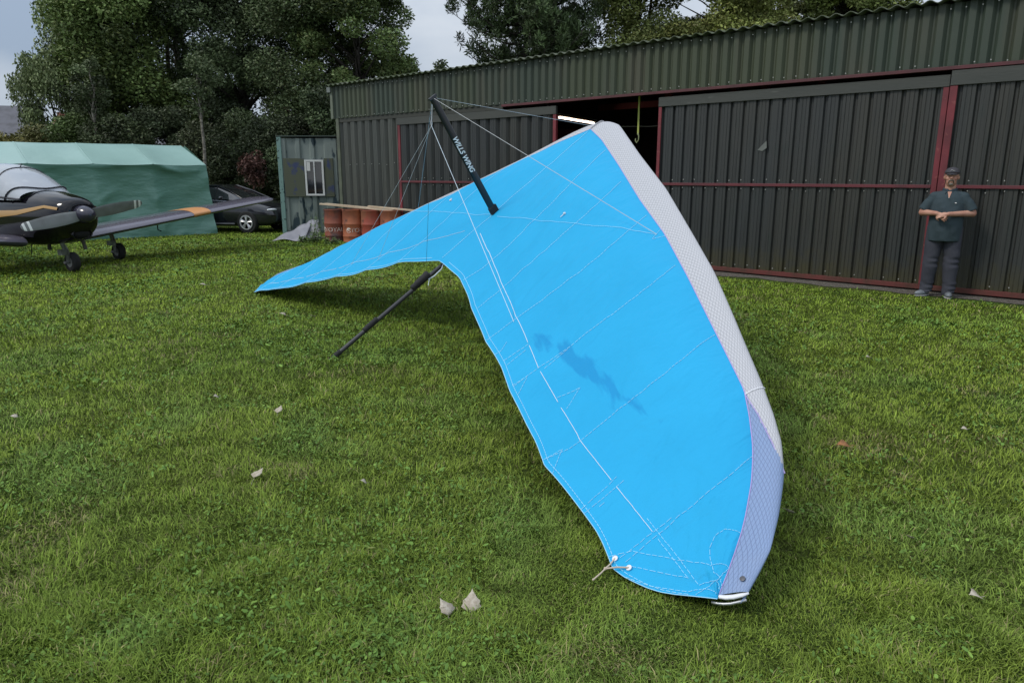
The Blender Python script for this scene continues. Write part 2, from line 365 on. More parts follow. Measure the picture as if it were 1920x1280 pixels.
b = MB(); b.box(XW + .02, XW + .12, -.09, .0, 3.05, 3.80); b.build('fascia_end_trim', mat('pale_trim', (.13, .15, .11), .6), hg)
# roof sheet with a wavy edge
b = MB(); rows = []
for (y, z) in ((-.17, 3.862), (4.0, 4.05), (9.0, 4.30)):
    rows.append([(XW - .05 + i * .025, y, z + .022 * math.sin(2 * math.pi * i * .025 / .2)) for i in range(int((XE - XW) / .025))])
n = len(rows[0]); b.add([p for r in rows for p in r], [(j * n + i, j * n + i + 1, (j + 1) * n + i + 1, (j + 1) * n + i) for j in range(2) for i in range(n - 1)])
ro = b.build('roof', M_roof, hg, smooth='all'); md = ro.modifiers.new('t', 'SOLIDIFY'); md.thickness = .012; md.offset = 1
b = MB(); b.box(XW - .04, XW + .1, -.14, .02, 3.70, 3.83); b.build('eave_bracket', mat('bracket_grey', (.16, .18, .17), .6), hg)
# red rails and frame of the whole front
b = MB(); b.box(-4.9, XE, -.075, .0, 3.0, 3.046); b.build('track_rail', M_rail, hg, bevel=.004)
b = MB(); b.box(XW + .2, -4.9, -.03, .03, 2.95, 3.046); b.build('gap_strip', mat('gap_shade', (.04, .042, .035), .7), hg)  # dark strip added to stand in for the shaded gap below the fascia
b = MB(); b.box(XW + .17, XW + .29, -.055, .05, 0, 3.05); b.build('corner_post', mat('post_green', (.11, .125, .085), .6, var=(.07, .08, .06), vscale=3), hg, bevel=.004)
panel_obj('front_wall', XW + .29, -8.31, .02, 2.95, -.02, .30, .15, .075, M_dwall, (1.9,), hg)
# outer shell
b = MB(); corr(b, 0, 9.0, .0, 4.2, 0, .3, .13, .04)
b.v = [(XW + .18 + v[1], v[0], v[2] if v[2] < 1 else 3.83 + .05 * v[0]) for v in b.v]; b.build('side_wall', M_dwall, hg)
b = MB(); b.box(XE, XE + .1, -.05, 9, 0, 3.9); b.build('far_side_wall', M_dark, hg); b = MB(); b.box(XW + .2, XE, 8.9, 9.0, 0, 4.25); b.build('rear_wall', M_dark, hg)
b = MB(); b.box(XW + .2, XE, .05, 8.9, .0, .02); b.build('hangar_floor', M_conc, hg)
# doors: (x0, x1, y, pitch)
def door(x0, x1, y, label, left, right, board=(2.79, 2.945), pitch=.21, ph=0):
    d = bpy.data.objects.new('sliding_door', None); COL.objects.link(d); d.parent = hg; d['label'] = label
    panel_obj('door_sheet', x0 + left, x1 - right, .1, board[0] + .02, y, pitch, .062 if pitch < .25 else .14, .04 if pitch < .25 else .07, M_door, (1.405, 1.545, .15), d, phase=ph)
    b = MB(); b.box(x0, x1, y - .03, y + .03, *board)
    b.build('top_board', M_board, d, bevel=.004)
    b = MB()
    if left: b.box(x0, x0 + left, y - .02, y + .04, .1, board[0] - .002)
    if right: b.box(x1 - right, x1, y - .022, y + .04, .1, board[0] - .002)
    build_each(b, 'door_post', M_red, d, bevel=.004)
    b = MB(); b.box(x0 + left + .002, x1 - right - .002, y - .026, y - .002, 1.45, 1.495); b.build('mid_rail', M_rail2, d, bevel=.003)
    b = MB(); b.box(x0 + .002, x1 - .002, y - .03, y + .03, .03, .098); b.build('bottom_rail', mat('rusty_rail', (.13, .03, .025), .7, var=(.08, .03, .02), vscale=6), d, bevel=.003)
    return d
door(-8.31, -3.50, .0, 'left sliding door, partly behind the blue wing', .085, .075, pitch=.29, ph=.1)
dB = door(-1.22, 3.235, .0, 'middle sliding door right of the dark opening', .06, .07, pitch=.2115)
door(3.25, XE - .02, -.035, 'right sliding door behind the standing man', .09, .05, pitch=.2115, board=(2.80, 2.99))
b = MB(); b.add([(.62, -.012, 2.02), (.70, -.02, 2.10), (.76, -.018, 2.16), (.77, -.014, 2.05), (.70, -.012, 2.0)], [(0, 1, 2, 3, 4)]); b.build('dent', mat('scuffed_metal', (.16, .17, .16), .5), dB)
# interior frame and things seen through the opening
b = MB()
for x in (-2.2, -.2): b.box(x - .07, x + .07, 2.0, 2.14, 0, 4.0); b.box(x - .07, x + .07, 5.0, 5.14, 0, 4.1)
b.box(-6, 3, 2.0, 2.1, 3.35, 3.5); b.box(-6, 3, 5.0, 5.1, 3.3, 3.45); b.box(-8.5, -6.6, 6.2, 6.3, 2.2, 2.95)
build_each(b, 'steel_frame', mat('interior_red', (.22, .045, .05), .7), hg)
# gravel strip at the foot of the doors
b = MB(); nx = 160; pts = []
for i in range(nx + 1):
    x = XW - .2 + (XE - XW) * i / nx; w = .42 + .18 * mnoise.noise((x * 1.7, 0, 0)) + .07 * mnoise.noise((x * 6, 3, 0)); pts.append((x, .05)); pts.append((x, -w))
b.add([(p[0], p[1], .006) for p in pts], [(2 * i, 2 * i + 1, 2 * i + 3, 2 * i + 2) for i in range(nx)])
gs = b.build('gravel_strip', mat('gravel', (.14, .12, .10), .95, var=(.06, .055, .04), vscale=30, var2=(.22, .2, .18), v2scale=70, v2range=(.55, .65), bump=1, bscale=90, bdist=.02)); gs.location = WO; gs.rotation_euler = (0, 0, WA); gs['kind'] = 'structure'

def wl(s, y, z): return Vector((WO.x + s * .7499 + y * .6615, WO.y - s * .6615 + y * .7499, z))
# strap hanging in the opening
M_strap = mat('yellow_green_webbing', (.42, .46, .12), .8)
st = thing('hanging_strap', 'yellow green webbing strap with a hook hanging in the open hangar doorway', 'strap', wl(-1.82, .30, 3.0), WA)
b = MB(); b.box(-.018, .018, -.002, .002, -.62, .04); b.build('webbing', M_strap, st)
b = MB(); b.tube([(0, 0, -.62), (.02, 0, -.66), (.018, 0, -.74), (-.02, 0, -.79), (-.05, 0, -.75), (-.045, 0, -.71)], .011, 6); b.ell((0, 0, -.635), (.022, .012, .022), n=8); b.build('hook', mat('hook_metal', (.35, .38, .2), .5, metal=.3), st, smooth=True)
# strip lamp
A = Vector((0, 0, 0))
lp = thing('strip_lamp', 'lit fluorescent strip lamp under the hangar roof behind the nose of the wing', 'lamp', wl(-5.30, 2.40, 2.95), WA + math.atan2(2.33, -.55))
b = MB(); b.box(-.05, 2.25, -.05, .05, .03, .09); b.build('lamp_housing', mat('lamp_white', (.5, .45, .4), .5), lp)
b = MB(); b.tube([(.0, 0, 0), (2.2, 0, 0)], .02, 10); b.build('lamp_tube', mat('lit_tube', (1, .9, .8), .5, emit=(1, .80, .66, 7)), lp)
cb = MB(); cb.tube([(-3.4, 0, 0), (-2.2, 0, -.05), (-1.0, 0, .0)], .006, 5); c_ = cb.build('slack_cable', mat('pale_cable', (.4, .38, .33), .7)); c_.location = wl(0, 1.4, 2.62); c_.rotation_euler = (0, 0, WA); tag(c_, 'thin pale cable strung across inside the dark doorway', 'cable')
sh = thing('storage_shelf', 'dim wooden shelf rack inside the dark hangar opening', 'shelf', wl(-1.1, 3.2, 0), WA)
b = MB()
for x in (-1.3, 1.1): b.box(x, x + .06, 0, .5, 0, 2.5)
build_each(b, 'upright', mat('shelf_wood', (.22, .14, .10), .8), sh)
for z in (.7, 1.3, 1.9): b = MB(); b.box(-1.32, 1.18, -.02, .52, z, z + .035); b.build('shelf', mat('shelf_wood2', (.28, .17, .12), .8), sh)

# ================================================================== HANG GLIDER
K = Vector((-1.6386909143234412, 6.310827808737161, 0.022)); PHI, THE = 0.5104776524347194, 0.6337265360483104
GF = Vector((math.cos(THE) * math.cos(PHI), math.cos(THE) * math.sin(PHI), math.sin(THE))); GS = Vector((math.sin(PHI), -math.cos(PHI), 0)); GU = GS.cross(GF)
Ks = Vector((-1.6386909143234412, 6.310827808737161, 0.00085))
def gp(a, b_, c): return Ks + GF * a + GS * b_ + GU * c
SAIL = {"R":[[[0.1249,0.9836],[0.1475,0.8728],[0.1574,0.7665],[0.1615,0.6745],[0.1604,0.584],[0.1573,0.4946],[0.1543,0.4065],[0.1529,0.3196],[0.1473,0.2155],[0.1446,0.1137],[0.1279,0.0]],[[0.262,0.9619],[0.2786,0.8806],[0.2875,0.8016],[0.2911,0.724],[0.2913,0.6474],[0.2876,0.5643],[0.2828,0.482],[0.2779,0.4005],[0.2739,0.32],[0.2712,0.2407],[0.2733,0.1693],[0.2715,0.0926],[0.2706,0.0171]],[[0.3957,0.9787],[0.4102,0.8976],[0.4178,0.8194],[0.4208,0.7432],[0.4208,0.6684],[0.419,0.5946],[0.4162,0.5216],[0.4103,0.4372],[0.4049,0.3537],[0.4005,0.2711],[0.3973,0.1894],[0.3944,0.0973],[0.3924,0.0064]],[[0.5456,0.9707],[0.5549,0.8927],[0.5595,0.8159],[0.5609,0.74],[0.5601,0.6648],[0.558,0.5903],[0.5552,0.5163],[0.5523,0.443],[0.5497,0.3704],[0.5466,0.2996],[0.5441,0.2295],[0.5422,0.1602],[0.5412,0.0836],[0.5407,0.008]],[[0.6914,0.9902],[0.6997,0.8589],[0.7025,0.7721],[0.7031,0.6864],[0.7022,0.6021],[0.7007,0.5192],[0.699,0.4376],[0.6973,0.3594],[0.696,0.2825],[0.6954,0.2066],[0.6953,0.1318],[0.6831,0.01]],[[0.864,0.9983],[0.8705,0.9093],[0.8737,0.8116],[0.8742,0.7091],[0.873,0.6059],[0.8711,0.5046],[0.8692,0.4064],[0.8683,0.3198],[0.8678,0.2349],[0.8679,0.1513],[0.8683,0.0686]],[[0.7771,0.0],[0.7748,0.0736],[0.7727,0.1493],[0.771,0.226]],[[0.7845,0.0022],[0.7834,0.08],[0.7824,0.1588],[0.7819,0.2387]],[[0.5496,0.1821],[0.5488,0.2522],[0.5488,0.3233]],[[0.6078,0.1752],[0.6226,0.289],[0.6344,0.1876]],[[0.4641,0.0232],[0.4671,0.0924],[0.4705,0.1624]],[[0.479,0.0279],[0.4779,0.1494]],[[0.8504,0.0055],[0.8618,0.1308],[0.8869,0.2032],[0.9127,0.2819],[0.9354,0.3705],[0.9593,0.533],[0.9799,0.9967]],[[0.8423,0.2651],[0.8645,0.3032],[0.892,0.3093],[0.9187,0.3074],[0.9418,0.285],[0.9653,0.2339],[0.9951,0.8091]],[[0.8737,0.2825],[0.8984,0.28],[0.9224,0.2681],[0.9465,0.2319],[0.9281,0.1843],[0.9105,0.1431],[0.8772,0.0699],[0.8781,0.0363]],[[0.9492,0.9817],[0.9317,0.7597],[0.9296,0.6431],[0.9367,0.5742],[0.9488,0.5432],[0.9715,0.5613],[0.992,0.8613]],[[0.9732,0.0365],[0.982,0.6083],[0.9794,0.9771]],[[0.8595,0.0578],[0.8599,0.1445],[0.8606,0.2333],[0.8619,0.3246],[0.8636,0.4184]],[[0.0215,0.341],[0.0858,0.3902],[0.1511,0.4577],[0.2146,0.5359],[0.2705,0.6147],[0.3121,0.6797],[0.3488,0.7427],[0.3816,0.8031],[0.4252,0.8831],[0.4593,0.965]],[[0.3816,0.8031],[0.4252,0.8831],[0.4593,0.965]],[[0.4694,0.9967],[0.4651,0.9296],[0.4468,1.0]],[[0.8846,0.0011],[0.9151,0.019],[0.9379,0.0474],[0.9619,0.0671],[0.9972,0.4602]],[[0.4358,0.0],[0.4387,0.0323],[0.4275,0.083]],[[0.6827,0.0048],[0.6884,0.1003],[0.7098,0.0]],[[0.5359,0.0179],[0.5428,0.0999],[0.5607,0.0152]],[[0.7895,0.075],[0.7894,0.1372]]],"C":[[[0.0282,0.2231],[0.099,0.1867],[0.1715,0.1777],[0.2449,0.1795],[0.3299,0.1801],[0.4045,0.1741],[0.4654,0.1582]],[[0.4751,0.1578],[0.5422,0.1602]],[[0.55,0.1604],[0.5836,0.1642],[0.6148,0.1686]],[[0.6269,0.1689],[0.6562,0.1754],[0.6837,0.1871],[0.7116,0.1835],[0.7416,0.1862],[0.7696,0.1916]],[[0.782,0.1941],[0.803,0.204],[0.8228,0.2192],[0.8416,0.2431],[0.8599,0.2738]]],"L":[[[0.0,0.3344],[0.0592,0.3625],[0.1409,0.4351],[0.2597,0.5787],[0.4463,0.8444]],[[0.0,0.2074],[0.033,0.1767],[0.0823,0.1658],[0.1304,0.1679],[0.2009,0.193],[0.2741,0.2212],[0.3511,0.2497],[0.4255,0.2648],[0.5038,0.2909],[0.5603,0.2813],[0.6165,0.2665],[0.6746,0.2483],[0.7659,0.1004]],[[0.0,0.1873],[0.0059,0.0867],[0.0234,0.0]],[[0.3379,0.5176],[0.3729,0.4537],[0.4069,0.3803],[0.3947,0.2472],[0.3741,0.1066]],[[0.2609,0.7433],[0.2657,0.6495],[0.2765,0.5684],[0.289,0.489],[0.2924,0.3072],[0.268,0.1649],[0.2372,0.0222]]],"St":[[0.0,3.5,0.0,0.02,1.36,0.0,0.03,3.67,0.0,-0.01],[0.0169,3.4578,0.0875,0.0171,1.3469,0.1045,0.03,3.675,0.0993,-0.0199],[0.0339,3.4156,0.175,0.0142,1.3278,0.208,0.0307,3.6548,0.1968,-0.0281],[0.0508,3.3733,0.2626,0.0112,1.3077,0.3114,0.0316,3.6298,0.2928,-0.0387],[0.0678,3.3311,0.3501,0.0083,1.2875,0.4147,0.0324,3.5824,0.3799,-0.0467],[0.0847,3.286,0.436,0.003,1.2673,0.5181,0.0333,3.5311,0.4653,-0.054],[0.1017,3.2378,0.52,-0.0049,1.2472,0.6214,0.0342,3.4798,0.5507,-0.0613],[0.1186,3.1897,0.6041,-0.0128,1.2196,0.7227,0.0346,3.4285,0.6361,-0.0687],[0.1281,3.1629,0.6508,-0.0172,1.1991,0.7775,0.0344,3.4,0.6836,-0.0727],[0.1356,3.1415,0.6881,-0.0207,1.187,0.8096,0.0344,3.3772,0.7215,-0.076],[0.1525,3.0933,0.7722,-0.0286,1.1598,0.882,0.0342,3.3259,0.8069,-0.0833],[0.1695,3.0451,0.8563,-0.0365,1.1326,0.9544,0.0341,3.2746,0.8924,-0.0906],[0.1864,2.9969,0.9403,-0.0444,1.1051,1.0267,0.0339,3.2233,0.9778,-0.0979],[0.2034,2.9483,1.0242,-0.0516,1.0758,1.0983,0.0338,3.1726,1.0636,-0.1043],[0.2203,2.8986,1.1076,-0.0568,1.0464,1.1698,0.0337,3.1227,1.15,-0.1093],[0.2373,2.8489,1.191,-0.0621,1.0171,1.2414,0.0335,3.0728,1.2364,-0.1143],[0.2542,2.7993,1.2744,-0.0673,0.9878,1.3129,0.0334,3.0229,1.3228,-0.1192],[0.2551,2.7966,1.2788,-0.0676,0.9862,1.3167,0.0334,3.0203,1.3274,-0.1195],[0.2712,2.7496,1.3578,-0.0726,0.9596,1.385,0.0332,2.973,1.4092,-0.1242],[0.2881,2.6999,1.4412,-0.0778,0.9315,1.4572,0.0331,2.9231,1.4956,-0.1292],[0.3051,2.6502,1.5246,-0.0831,0.9034,1.5293,0.0329,2.8732,1.5821,-0.1342],[0.322,2.6005,1.608,-0.0883,0.8767,1.602,0.0328,2.8233,1.6685,-0.1392],[0.339,2.5508,1.6914,-0.0936,0.8503,1.6748,0.0327,2.7734,1.7549,-0.1441],[0.3559,2.5034,1.7762,-0.0963,0.8239,1.7476,0.0325,2.7202,1.8393,-0.1476],[0.3729,2.4562,1.8612,-0.0989,0.7972,1.8203,0.0324,2.6656,1.9229,-0.1504],[0.3898,2.4089,1.9461,-0.1015,0.7706,1.8929,0.0322,2.6109,2.0065,-0.1533],[0.3932,2.3995,1.9629,-0.102,0.7653,1.9074,0.0322,2.6001,2.0231,-0.1538],[0.4068,2.3616,2.031,-0.1041,0.747,1.9723,0.0321,2.5563,2.09,-0.1561],[0.4237,2.3144,2.1159,-0.1067,0.7242,2.0532,0.0319,2.5016,2.1736,-0.1589],[0.4407,2.2671,2.2008,-0.1092,0.7002,2.1338,0.0317,2.447,2.2572,-0.1618],[0.4576,2.2199,2.2858,-0.1118,0.6741,2.2137,0.0316,2.3923,2.3408,-0.1646],[0.4746,2.1698,2.369,-0.1148,0.6473,2.2935,0.0314,2.3377,2.4244,-0.1674],[0.4915,2.1175,2.4508,-0.118,0.6158,2.3714,0.0313,2.283,2.5079,-0.1703],[0.5085,2.0651,2.5327,-0.1213,0.5843,2.4494,0.0311,2.2278,2.5912,-0.1736],[0.5254,2.0127,2.6145,-0.1246,0.5532,2.5276,0.0309,2.1727,2.6744,-0.177],[0.5424,1.9603,2.6964,-0.1279,0.5225,2.6059,0.0308,2.1176,2.7577,-0.1803],[0.5433,1.9575,2.7007,-0.128,0.5208,2.61,0.0308,2.1147,2.7621,-0.1805],[0.5593,1.9079,2.7782,-0.1311,0.4915,2.6937,0.0306,2.0625,2.8409,-0.1836],[0.5763,1.8556,2.86,-0.1344,0.4606,2.782,0.0304,2.0074,2.9242,-0.187],[0.5932,1.8021,2.941,-0.1398,0.4292,2.8702,0.0303,1.9496,3.0055,-0.1919],[0.6102,1.7485,3.0219,-0.1454,0.3975,2.9583,0.0301,1.8899,3.0854,-0.1979],[0.6271,1.6949,3.1028,-0.1511,0.3682,3.0472,0.03,1.8302,3.1652,-0.204],[0.6441,1.6412,3.1838,-0.1567,0.3398,3.1364,0.03,1.7704,3.2451,-0.21],[0.661,1.5876,3.2647,-0.1623,0.3071,3.2241,0.03,1.7107,3.3249,-0.2161],[0.678,1.534,3.3456,-0.168,0.2721,3.3109,0.03,1.6504,3.4043,-0.2217],[0.6908,1.4933,3.407,-0.1721,0.2451,3.3767,0.03,1.6044,3.4646,-0.2258],[0.6949,1.4804,3.4265,-0.1734,0.242,3.3957,0.03,1.5898,3.4836,-0.2272],[0.7119,1.4268,3.5074,-0.1786,0.2304,3.4751,0.03,1.5293,3.5629,-0.2326],[0.7288,1.3732,3.5883,-0.1838,0.2165,3.5542,0.0294,1.4691,3.6425,-0.2371],[0.7458,1.3196,3.6693,-0.1885,0.2006,3.6328,0.0287,1.409,3.7222,-0.2411],[0.7627,1.2659,3.7503,-0.1925,0.1838,3.7113,0.0279,1.349,3.802,-0.2451],[0.7797,1.2118,3.8309,-0.1964,0.1668,3.7898,0.0271,1.288,3.881,-0.2467],[0.7966,1.1454,3.9019,-0.1952,0.1488,3.868,0.0263,1.2255,3.959,-0.2447],[0.8136,1.079,3.9729,-0.194,0.1298,3.946,0.0252,1.1631,4.037,-0.2428],[0.8305,1.0099,4.041,-0.1887,0.1042,4.022,0.0218,1.0975,4.1122,-0.2394],[0.8475,0.9406,4.109,-0.1833,0.0731,4.0956,0.0154,1.0314,4.187,-0.2357],[0.8634,0.8737,4.1702,-0.1713,0.0415,4.164,0.0086,0.9621,4.2502,-0.2276],[0.8644,0.8696,4.1738,-0.1703,0.0412,4.1673,0.0083,0.9579,4.254,-0.2271],[0.8814,0.7976,4.2368,-0.1529,0.0441,4.2246,0.0025,0.8838,4.3204,-0.2182],[0.8983,0.7243,4.2979,-0.1348,0.0554,4.281,-0.0031,0.8071,4.3803,-0.1962],[0.9153,0.6475,4.3542,-0.1151,0.0695,4.3362,-0.0128,0.73,4.4387,-0.1716],[0.9322,0.5707,4.4105,-0.0955,0.0898,4.3892,-0.0236,0.6521,4.4958,-0.1461],[0.9492,0.49,4.4613,-0.0805,0.1165,4.4392,-0.034,0.5722,4.5491,-0.1186],[0.9661,0.402,4.5022,-0.0742,0.146,4.4878,-0.0441,0.4923,4.6023,-0.091],[0.9831,0.3127,4.5401,-0.07,0.174,4.5381,-0.0496,0.3957,4.6266,-0.09],[1.0,0.2211,4.5725,-0.07,0.202,4.5884,-0.055,0.2978,4.6461,-0.09]],"bat":[0,0.1281,0.2551,0.3932,0.5433,0.6908,0.8634,1]}
ST = np.array(SAIL['St'])
def surf(t, w, side=1, off=0.0, tex=True):
    if off:
        p = surf(t, w, side); e1 = surf(min(t + .01, 1), w, side) - surf(max(t - .01, 0), w, side); e2 = surf(t, min(w + .02, 2), side) - surf(t, max(w - .02, 0), side)
        n = e1.cross(e2); n = n.normalized() if n.length > 1e-9 else GU
        if n.dot(GU) < 0: n = -n
        if w > 1.5 and False: pass
        return p + n * off
    r = [float(np.interp(t, ST[:, 0], ST[:, i])) for i in range(1, 10)]; B, T, S = r[:3], r[3:6], r[6:]
    if w <= 1:
        q = [T[i] + (B[i] - T[i]) * w for i in range(3)]; ch = math.dist(B, T)
        q[2] += .045 * ch * (w ** 3) * (1 - w) * 9.5 * min(1, t * 6)
        # slack between the battens, small ripples near the keel pocket
        bt = SAIL['bat']; k = sum(1 for x in bt if x <= t) - 1; k = max(0, min(k, len(bt) - 2)); f_ = (t - bt[k]) / (bt[k + 1] - bt[k])
        q[2] -= .022 * math.sin(math.pi * max(0, min(1, f_))) * (1 - w) ** .6 * min(1, ch) * (.35 if k == 0 else 1)
        if tex:
            q[2] += .010 * mnoise.noise((t * 22 + 3, w * 5, side * 3.0)) * math.sin(math.pi * w) + .006 * mnoise.noise((t * 60 + w * 14, w * 9 - t * 10, side)) * min(1, 6 * w * (1 - w))
    else:
        ph = (min(w, 2) - 1) * math.pi / 2; q = [B[i] + (S[i] - B[i]) * math.sin(ph) for i in range(3)]; q[2] = B[2] + (S[2] - B[2]) * (1 - math.cos(ph))
        if w > 2:   # wrap under the leading edge tube and back below the wing
            k = w - 2; w_ = min(1, (1 - t) * 6 + .15); q[0] -= .34 * k * w_; q[2] -= (.055 * math.sin(min(1, k * 3) * math.pi / 2)) * w_ - .02 * k * w_
    if side < 0: q[1] -= .13 * t ** 3
    return gp(q[0], q[1] * side, q[2])

M_blue = bpy.data.materials.new('blue_sailcloth'); M_blue.use_nodes = True
def build_blue(m):
    nt = m.node_tree; b = nt.nodes['Principled BSDF']; L = nt.links.new
    uv = N(nt, 'ShaderNodeUVMap', uv_map='panel'); s = N(nt, 'ShaderNodeSeparateXYZ'); L(uv.outputs[0], s.inputs[0])
    def M(op, a, b_=None, c=None, clamp=False):
        n = N(nt, 'ShaderNodeMath', operation=op); n.use_clamp = clamp
        for i, v in enumerate((a, b_, c)):
            if v is None: continue
            if hasattr(v, 'links') or hasattr(v, 'is_output'): L(v, n.inputs[i])
            else: n.inputs[i].default_value = v
        return n.outputs[0]
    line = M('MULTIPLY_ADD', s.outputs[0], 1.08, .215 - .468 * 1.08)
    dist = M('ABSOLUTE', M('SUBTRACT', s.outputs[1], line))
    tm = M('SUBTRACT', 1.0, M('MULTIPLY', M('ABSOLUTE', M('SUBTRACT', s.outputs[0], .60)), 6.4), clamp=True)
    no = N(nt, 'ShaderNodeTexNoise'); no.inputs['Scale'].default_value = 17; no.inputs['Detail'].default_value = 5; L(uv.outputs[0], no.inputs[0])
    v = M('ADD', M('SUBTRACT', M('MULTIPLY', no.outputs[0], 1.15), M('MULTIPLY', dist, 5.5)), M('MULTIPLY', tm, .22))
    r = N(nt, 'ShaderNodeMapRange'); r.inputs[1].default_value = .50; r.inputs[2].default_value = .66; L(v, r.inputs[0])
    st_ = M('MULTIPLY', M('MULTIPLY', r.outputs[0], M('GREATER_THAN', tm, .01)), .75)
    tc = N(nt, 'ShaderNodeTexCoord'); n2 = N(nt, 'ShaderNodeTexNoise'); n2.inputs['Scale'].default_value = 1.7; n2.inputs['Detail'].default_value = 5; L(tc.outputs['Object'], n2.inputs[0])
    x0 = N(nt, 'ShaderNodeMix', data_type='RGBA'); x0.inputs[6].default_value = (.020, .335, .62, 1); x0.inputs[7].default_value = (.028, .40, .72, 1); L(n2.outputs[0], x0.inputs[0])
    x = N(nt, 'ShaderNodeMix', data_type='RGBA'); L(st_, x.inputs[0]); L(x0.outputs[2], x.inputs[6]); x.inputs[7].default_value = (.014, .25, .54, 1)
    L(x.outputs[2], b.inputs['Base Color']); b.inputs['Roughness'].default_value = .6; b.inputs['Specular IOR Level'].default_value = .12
    n3 = N(nt, 'ShaderNodeTexNoise'); n3.inputs['Scale'].default_value = 5; n3.inputs['Detail'].default_value = 4; n3.inputs['Distortion'].default_value = .3; L(tc.outputs['Object'], n3.inputs[0])
    bp = N(nt, 'ShaderNodeBump'); bp.inputs['Strength'].default_value = .40; bp.inputs['Distance'].default_value = .035; L(n3.outputs[0], bp.inputs['Height'])
    mp5 = N(nt, 'ShaderNodeMapping'); mp5.inputs['Scale'].default_value = (38, 3.2, 1); mp5.inputs['Rotation'].default_value = (0, 0, .10); L(uv.outputs[0], mp5.inputs[0])
    n5 = N(nt, 'ShaderNodeTexNoise'); n5.inputs['Scale'].default_value = 1; n5.inputs['Detail'].default_value = 3; n5.inputs['Distortion'].default_value = .6; L(mp5.outputs[0], n5.inputs[0])
    bp5 = N(nt, 'ShaderNodeBump'); bp5.inputs['Strength'].default_value = .55; bp5.inputs['Distance'].default_value = .03; L(n5.outputs[0], bp5.inputs['Height']); L(bp.outputs[0], bp5.inputs['Normal']); bp = bp5
    n4 = N(nt, 'ShaderNodeTexNoise'); n4.inputs['Scale'].default_value = 240; L(tc.outputs['Object'], n4.inputs[0]); bp2 = N(nt, 'ShaderNodeBump'); bp2.inputs['Strength'].default_value = .15; bp2.inputs['Distance'].default_value = .001; L(n4.outputs[0], bp2.inputs['Height']); L(bp.outputs[0], bp2.inputs['Normal']); L(bp2.outputs[0], b.inputs['Normal'])
build_blue(M_blue)
def mylar(name, base, line, rough=.4):
    m = bpy.data.materials.new(name); m.use_nodes = True; nt = m.node_tree; b = nt.nodes['Principled BSDF']; L = nt.links.new
    uv = N(nt, 'ShaderNodeUVMap', uv_map='panel'); acc = None
    for (dx, dy, sp, th, amt) in ((.50, .866, .027, .13, .75), (.50, -.866, .027, .13, .75), (.0, 1.0, .027, .10, .35), (.0, 1.0, .006, .3, .15)):
        d = N(nt, 'ShaderNodeVectorMath', operation='DOT_PRODUCT'); d.inputs[1].default_value = (dx / sp, dy / sp, 0); L(uv.outputs[0], d.inputs[0])
        f = N(nt, 'ShaderNodeMath', operation='FRACT'); L(d.outputs['Value'], f.inputs[0])
        l = N(nt, 'ShaderNodeMath', operation='LESS_THAN'); l.inputs[1].default_value = th; L(f.outputs[0], l.inputs[0])
        k = N(nt, 'ShaderNodeMath', operation='MULTIPLY'); k.inputs[1].default_value = amt; L(l.outputs[0], k.inputs[0])
        if acc is None: acc = k.outputs[0]
        else:
            q = N(nt, 'ShaderNodeMath', operation='MAXIMUM'); L(acc, q.inputs[0]); L(k.outputs[0], q.inputs[1]); acc = q.outputs[0]
    x = N(nt, 'ShaderNodeMix', data_type='RGBA'); L(acc, x.inputs[0]); x.inputs[6].default_value = base + (1,); x.inputs[7].default_value = line + (1,); L(x.outputs[2], b.inputs['Base Color'])
    b.inputs['Roughness'].default_value = rough; b.inputs['Specular IOR Level'].default_value = .5
    tc = N(nt, 'ShaderNodeTexCoord'); n3 = N(nt, 'ShaderNodeTexNoise'); n3.inputs['Scale'].default_value = 6; n3.inputs['Distortion'].default_value = 1; L(tc.outputs['Object'], n3.inputs[0])
    bp = N(nt, 'ShaderNodeBump'); bp.inputs['Strength'].default_value = .3; bp.inputs['Distance'].default_value = .02; L(n3.outputs[0], bp.inputs['Height']); L(bp.outputs[0], b.inputs['Normal'])
    return m
M_myl = mylar('white_grid_laminate', (.52, .525, .55), (.20, .20, .23)); M_lav = mylar('pale_blue_grid_laminate', (.22, .31, .50), (.10, .14, .26))
M_seam = mat('seam_thread', (.32, .70, .92), .7); M_cord = mat('white_cord', (.62, .72, .80), .6); M_edge = mat('edge_binding', (.30, .62, .86), .6); M_lavseam = mat('mauve_seam', (.42, .34, .62), .6)
M_black = mat('black_anodised', (.012, .012, .013), .28, spec=.6); M_wire = mat('steel_wire', (.55, .56, .57), .6); M_neo = mat('black_neoprene', (.016, .016, .018), .8, bump=.3, bscale=60)
M_alu = mat('brushed_alloy', (.55, .56, .58), .35, metal=.7); M_dgrey = mat('dark_grey_tube', (.045, .045, .05), .32, metal=.3)
M_white = mat('white_plastic', (.75, .76, .80), .4)

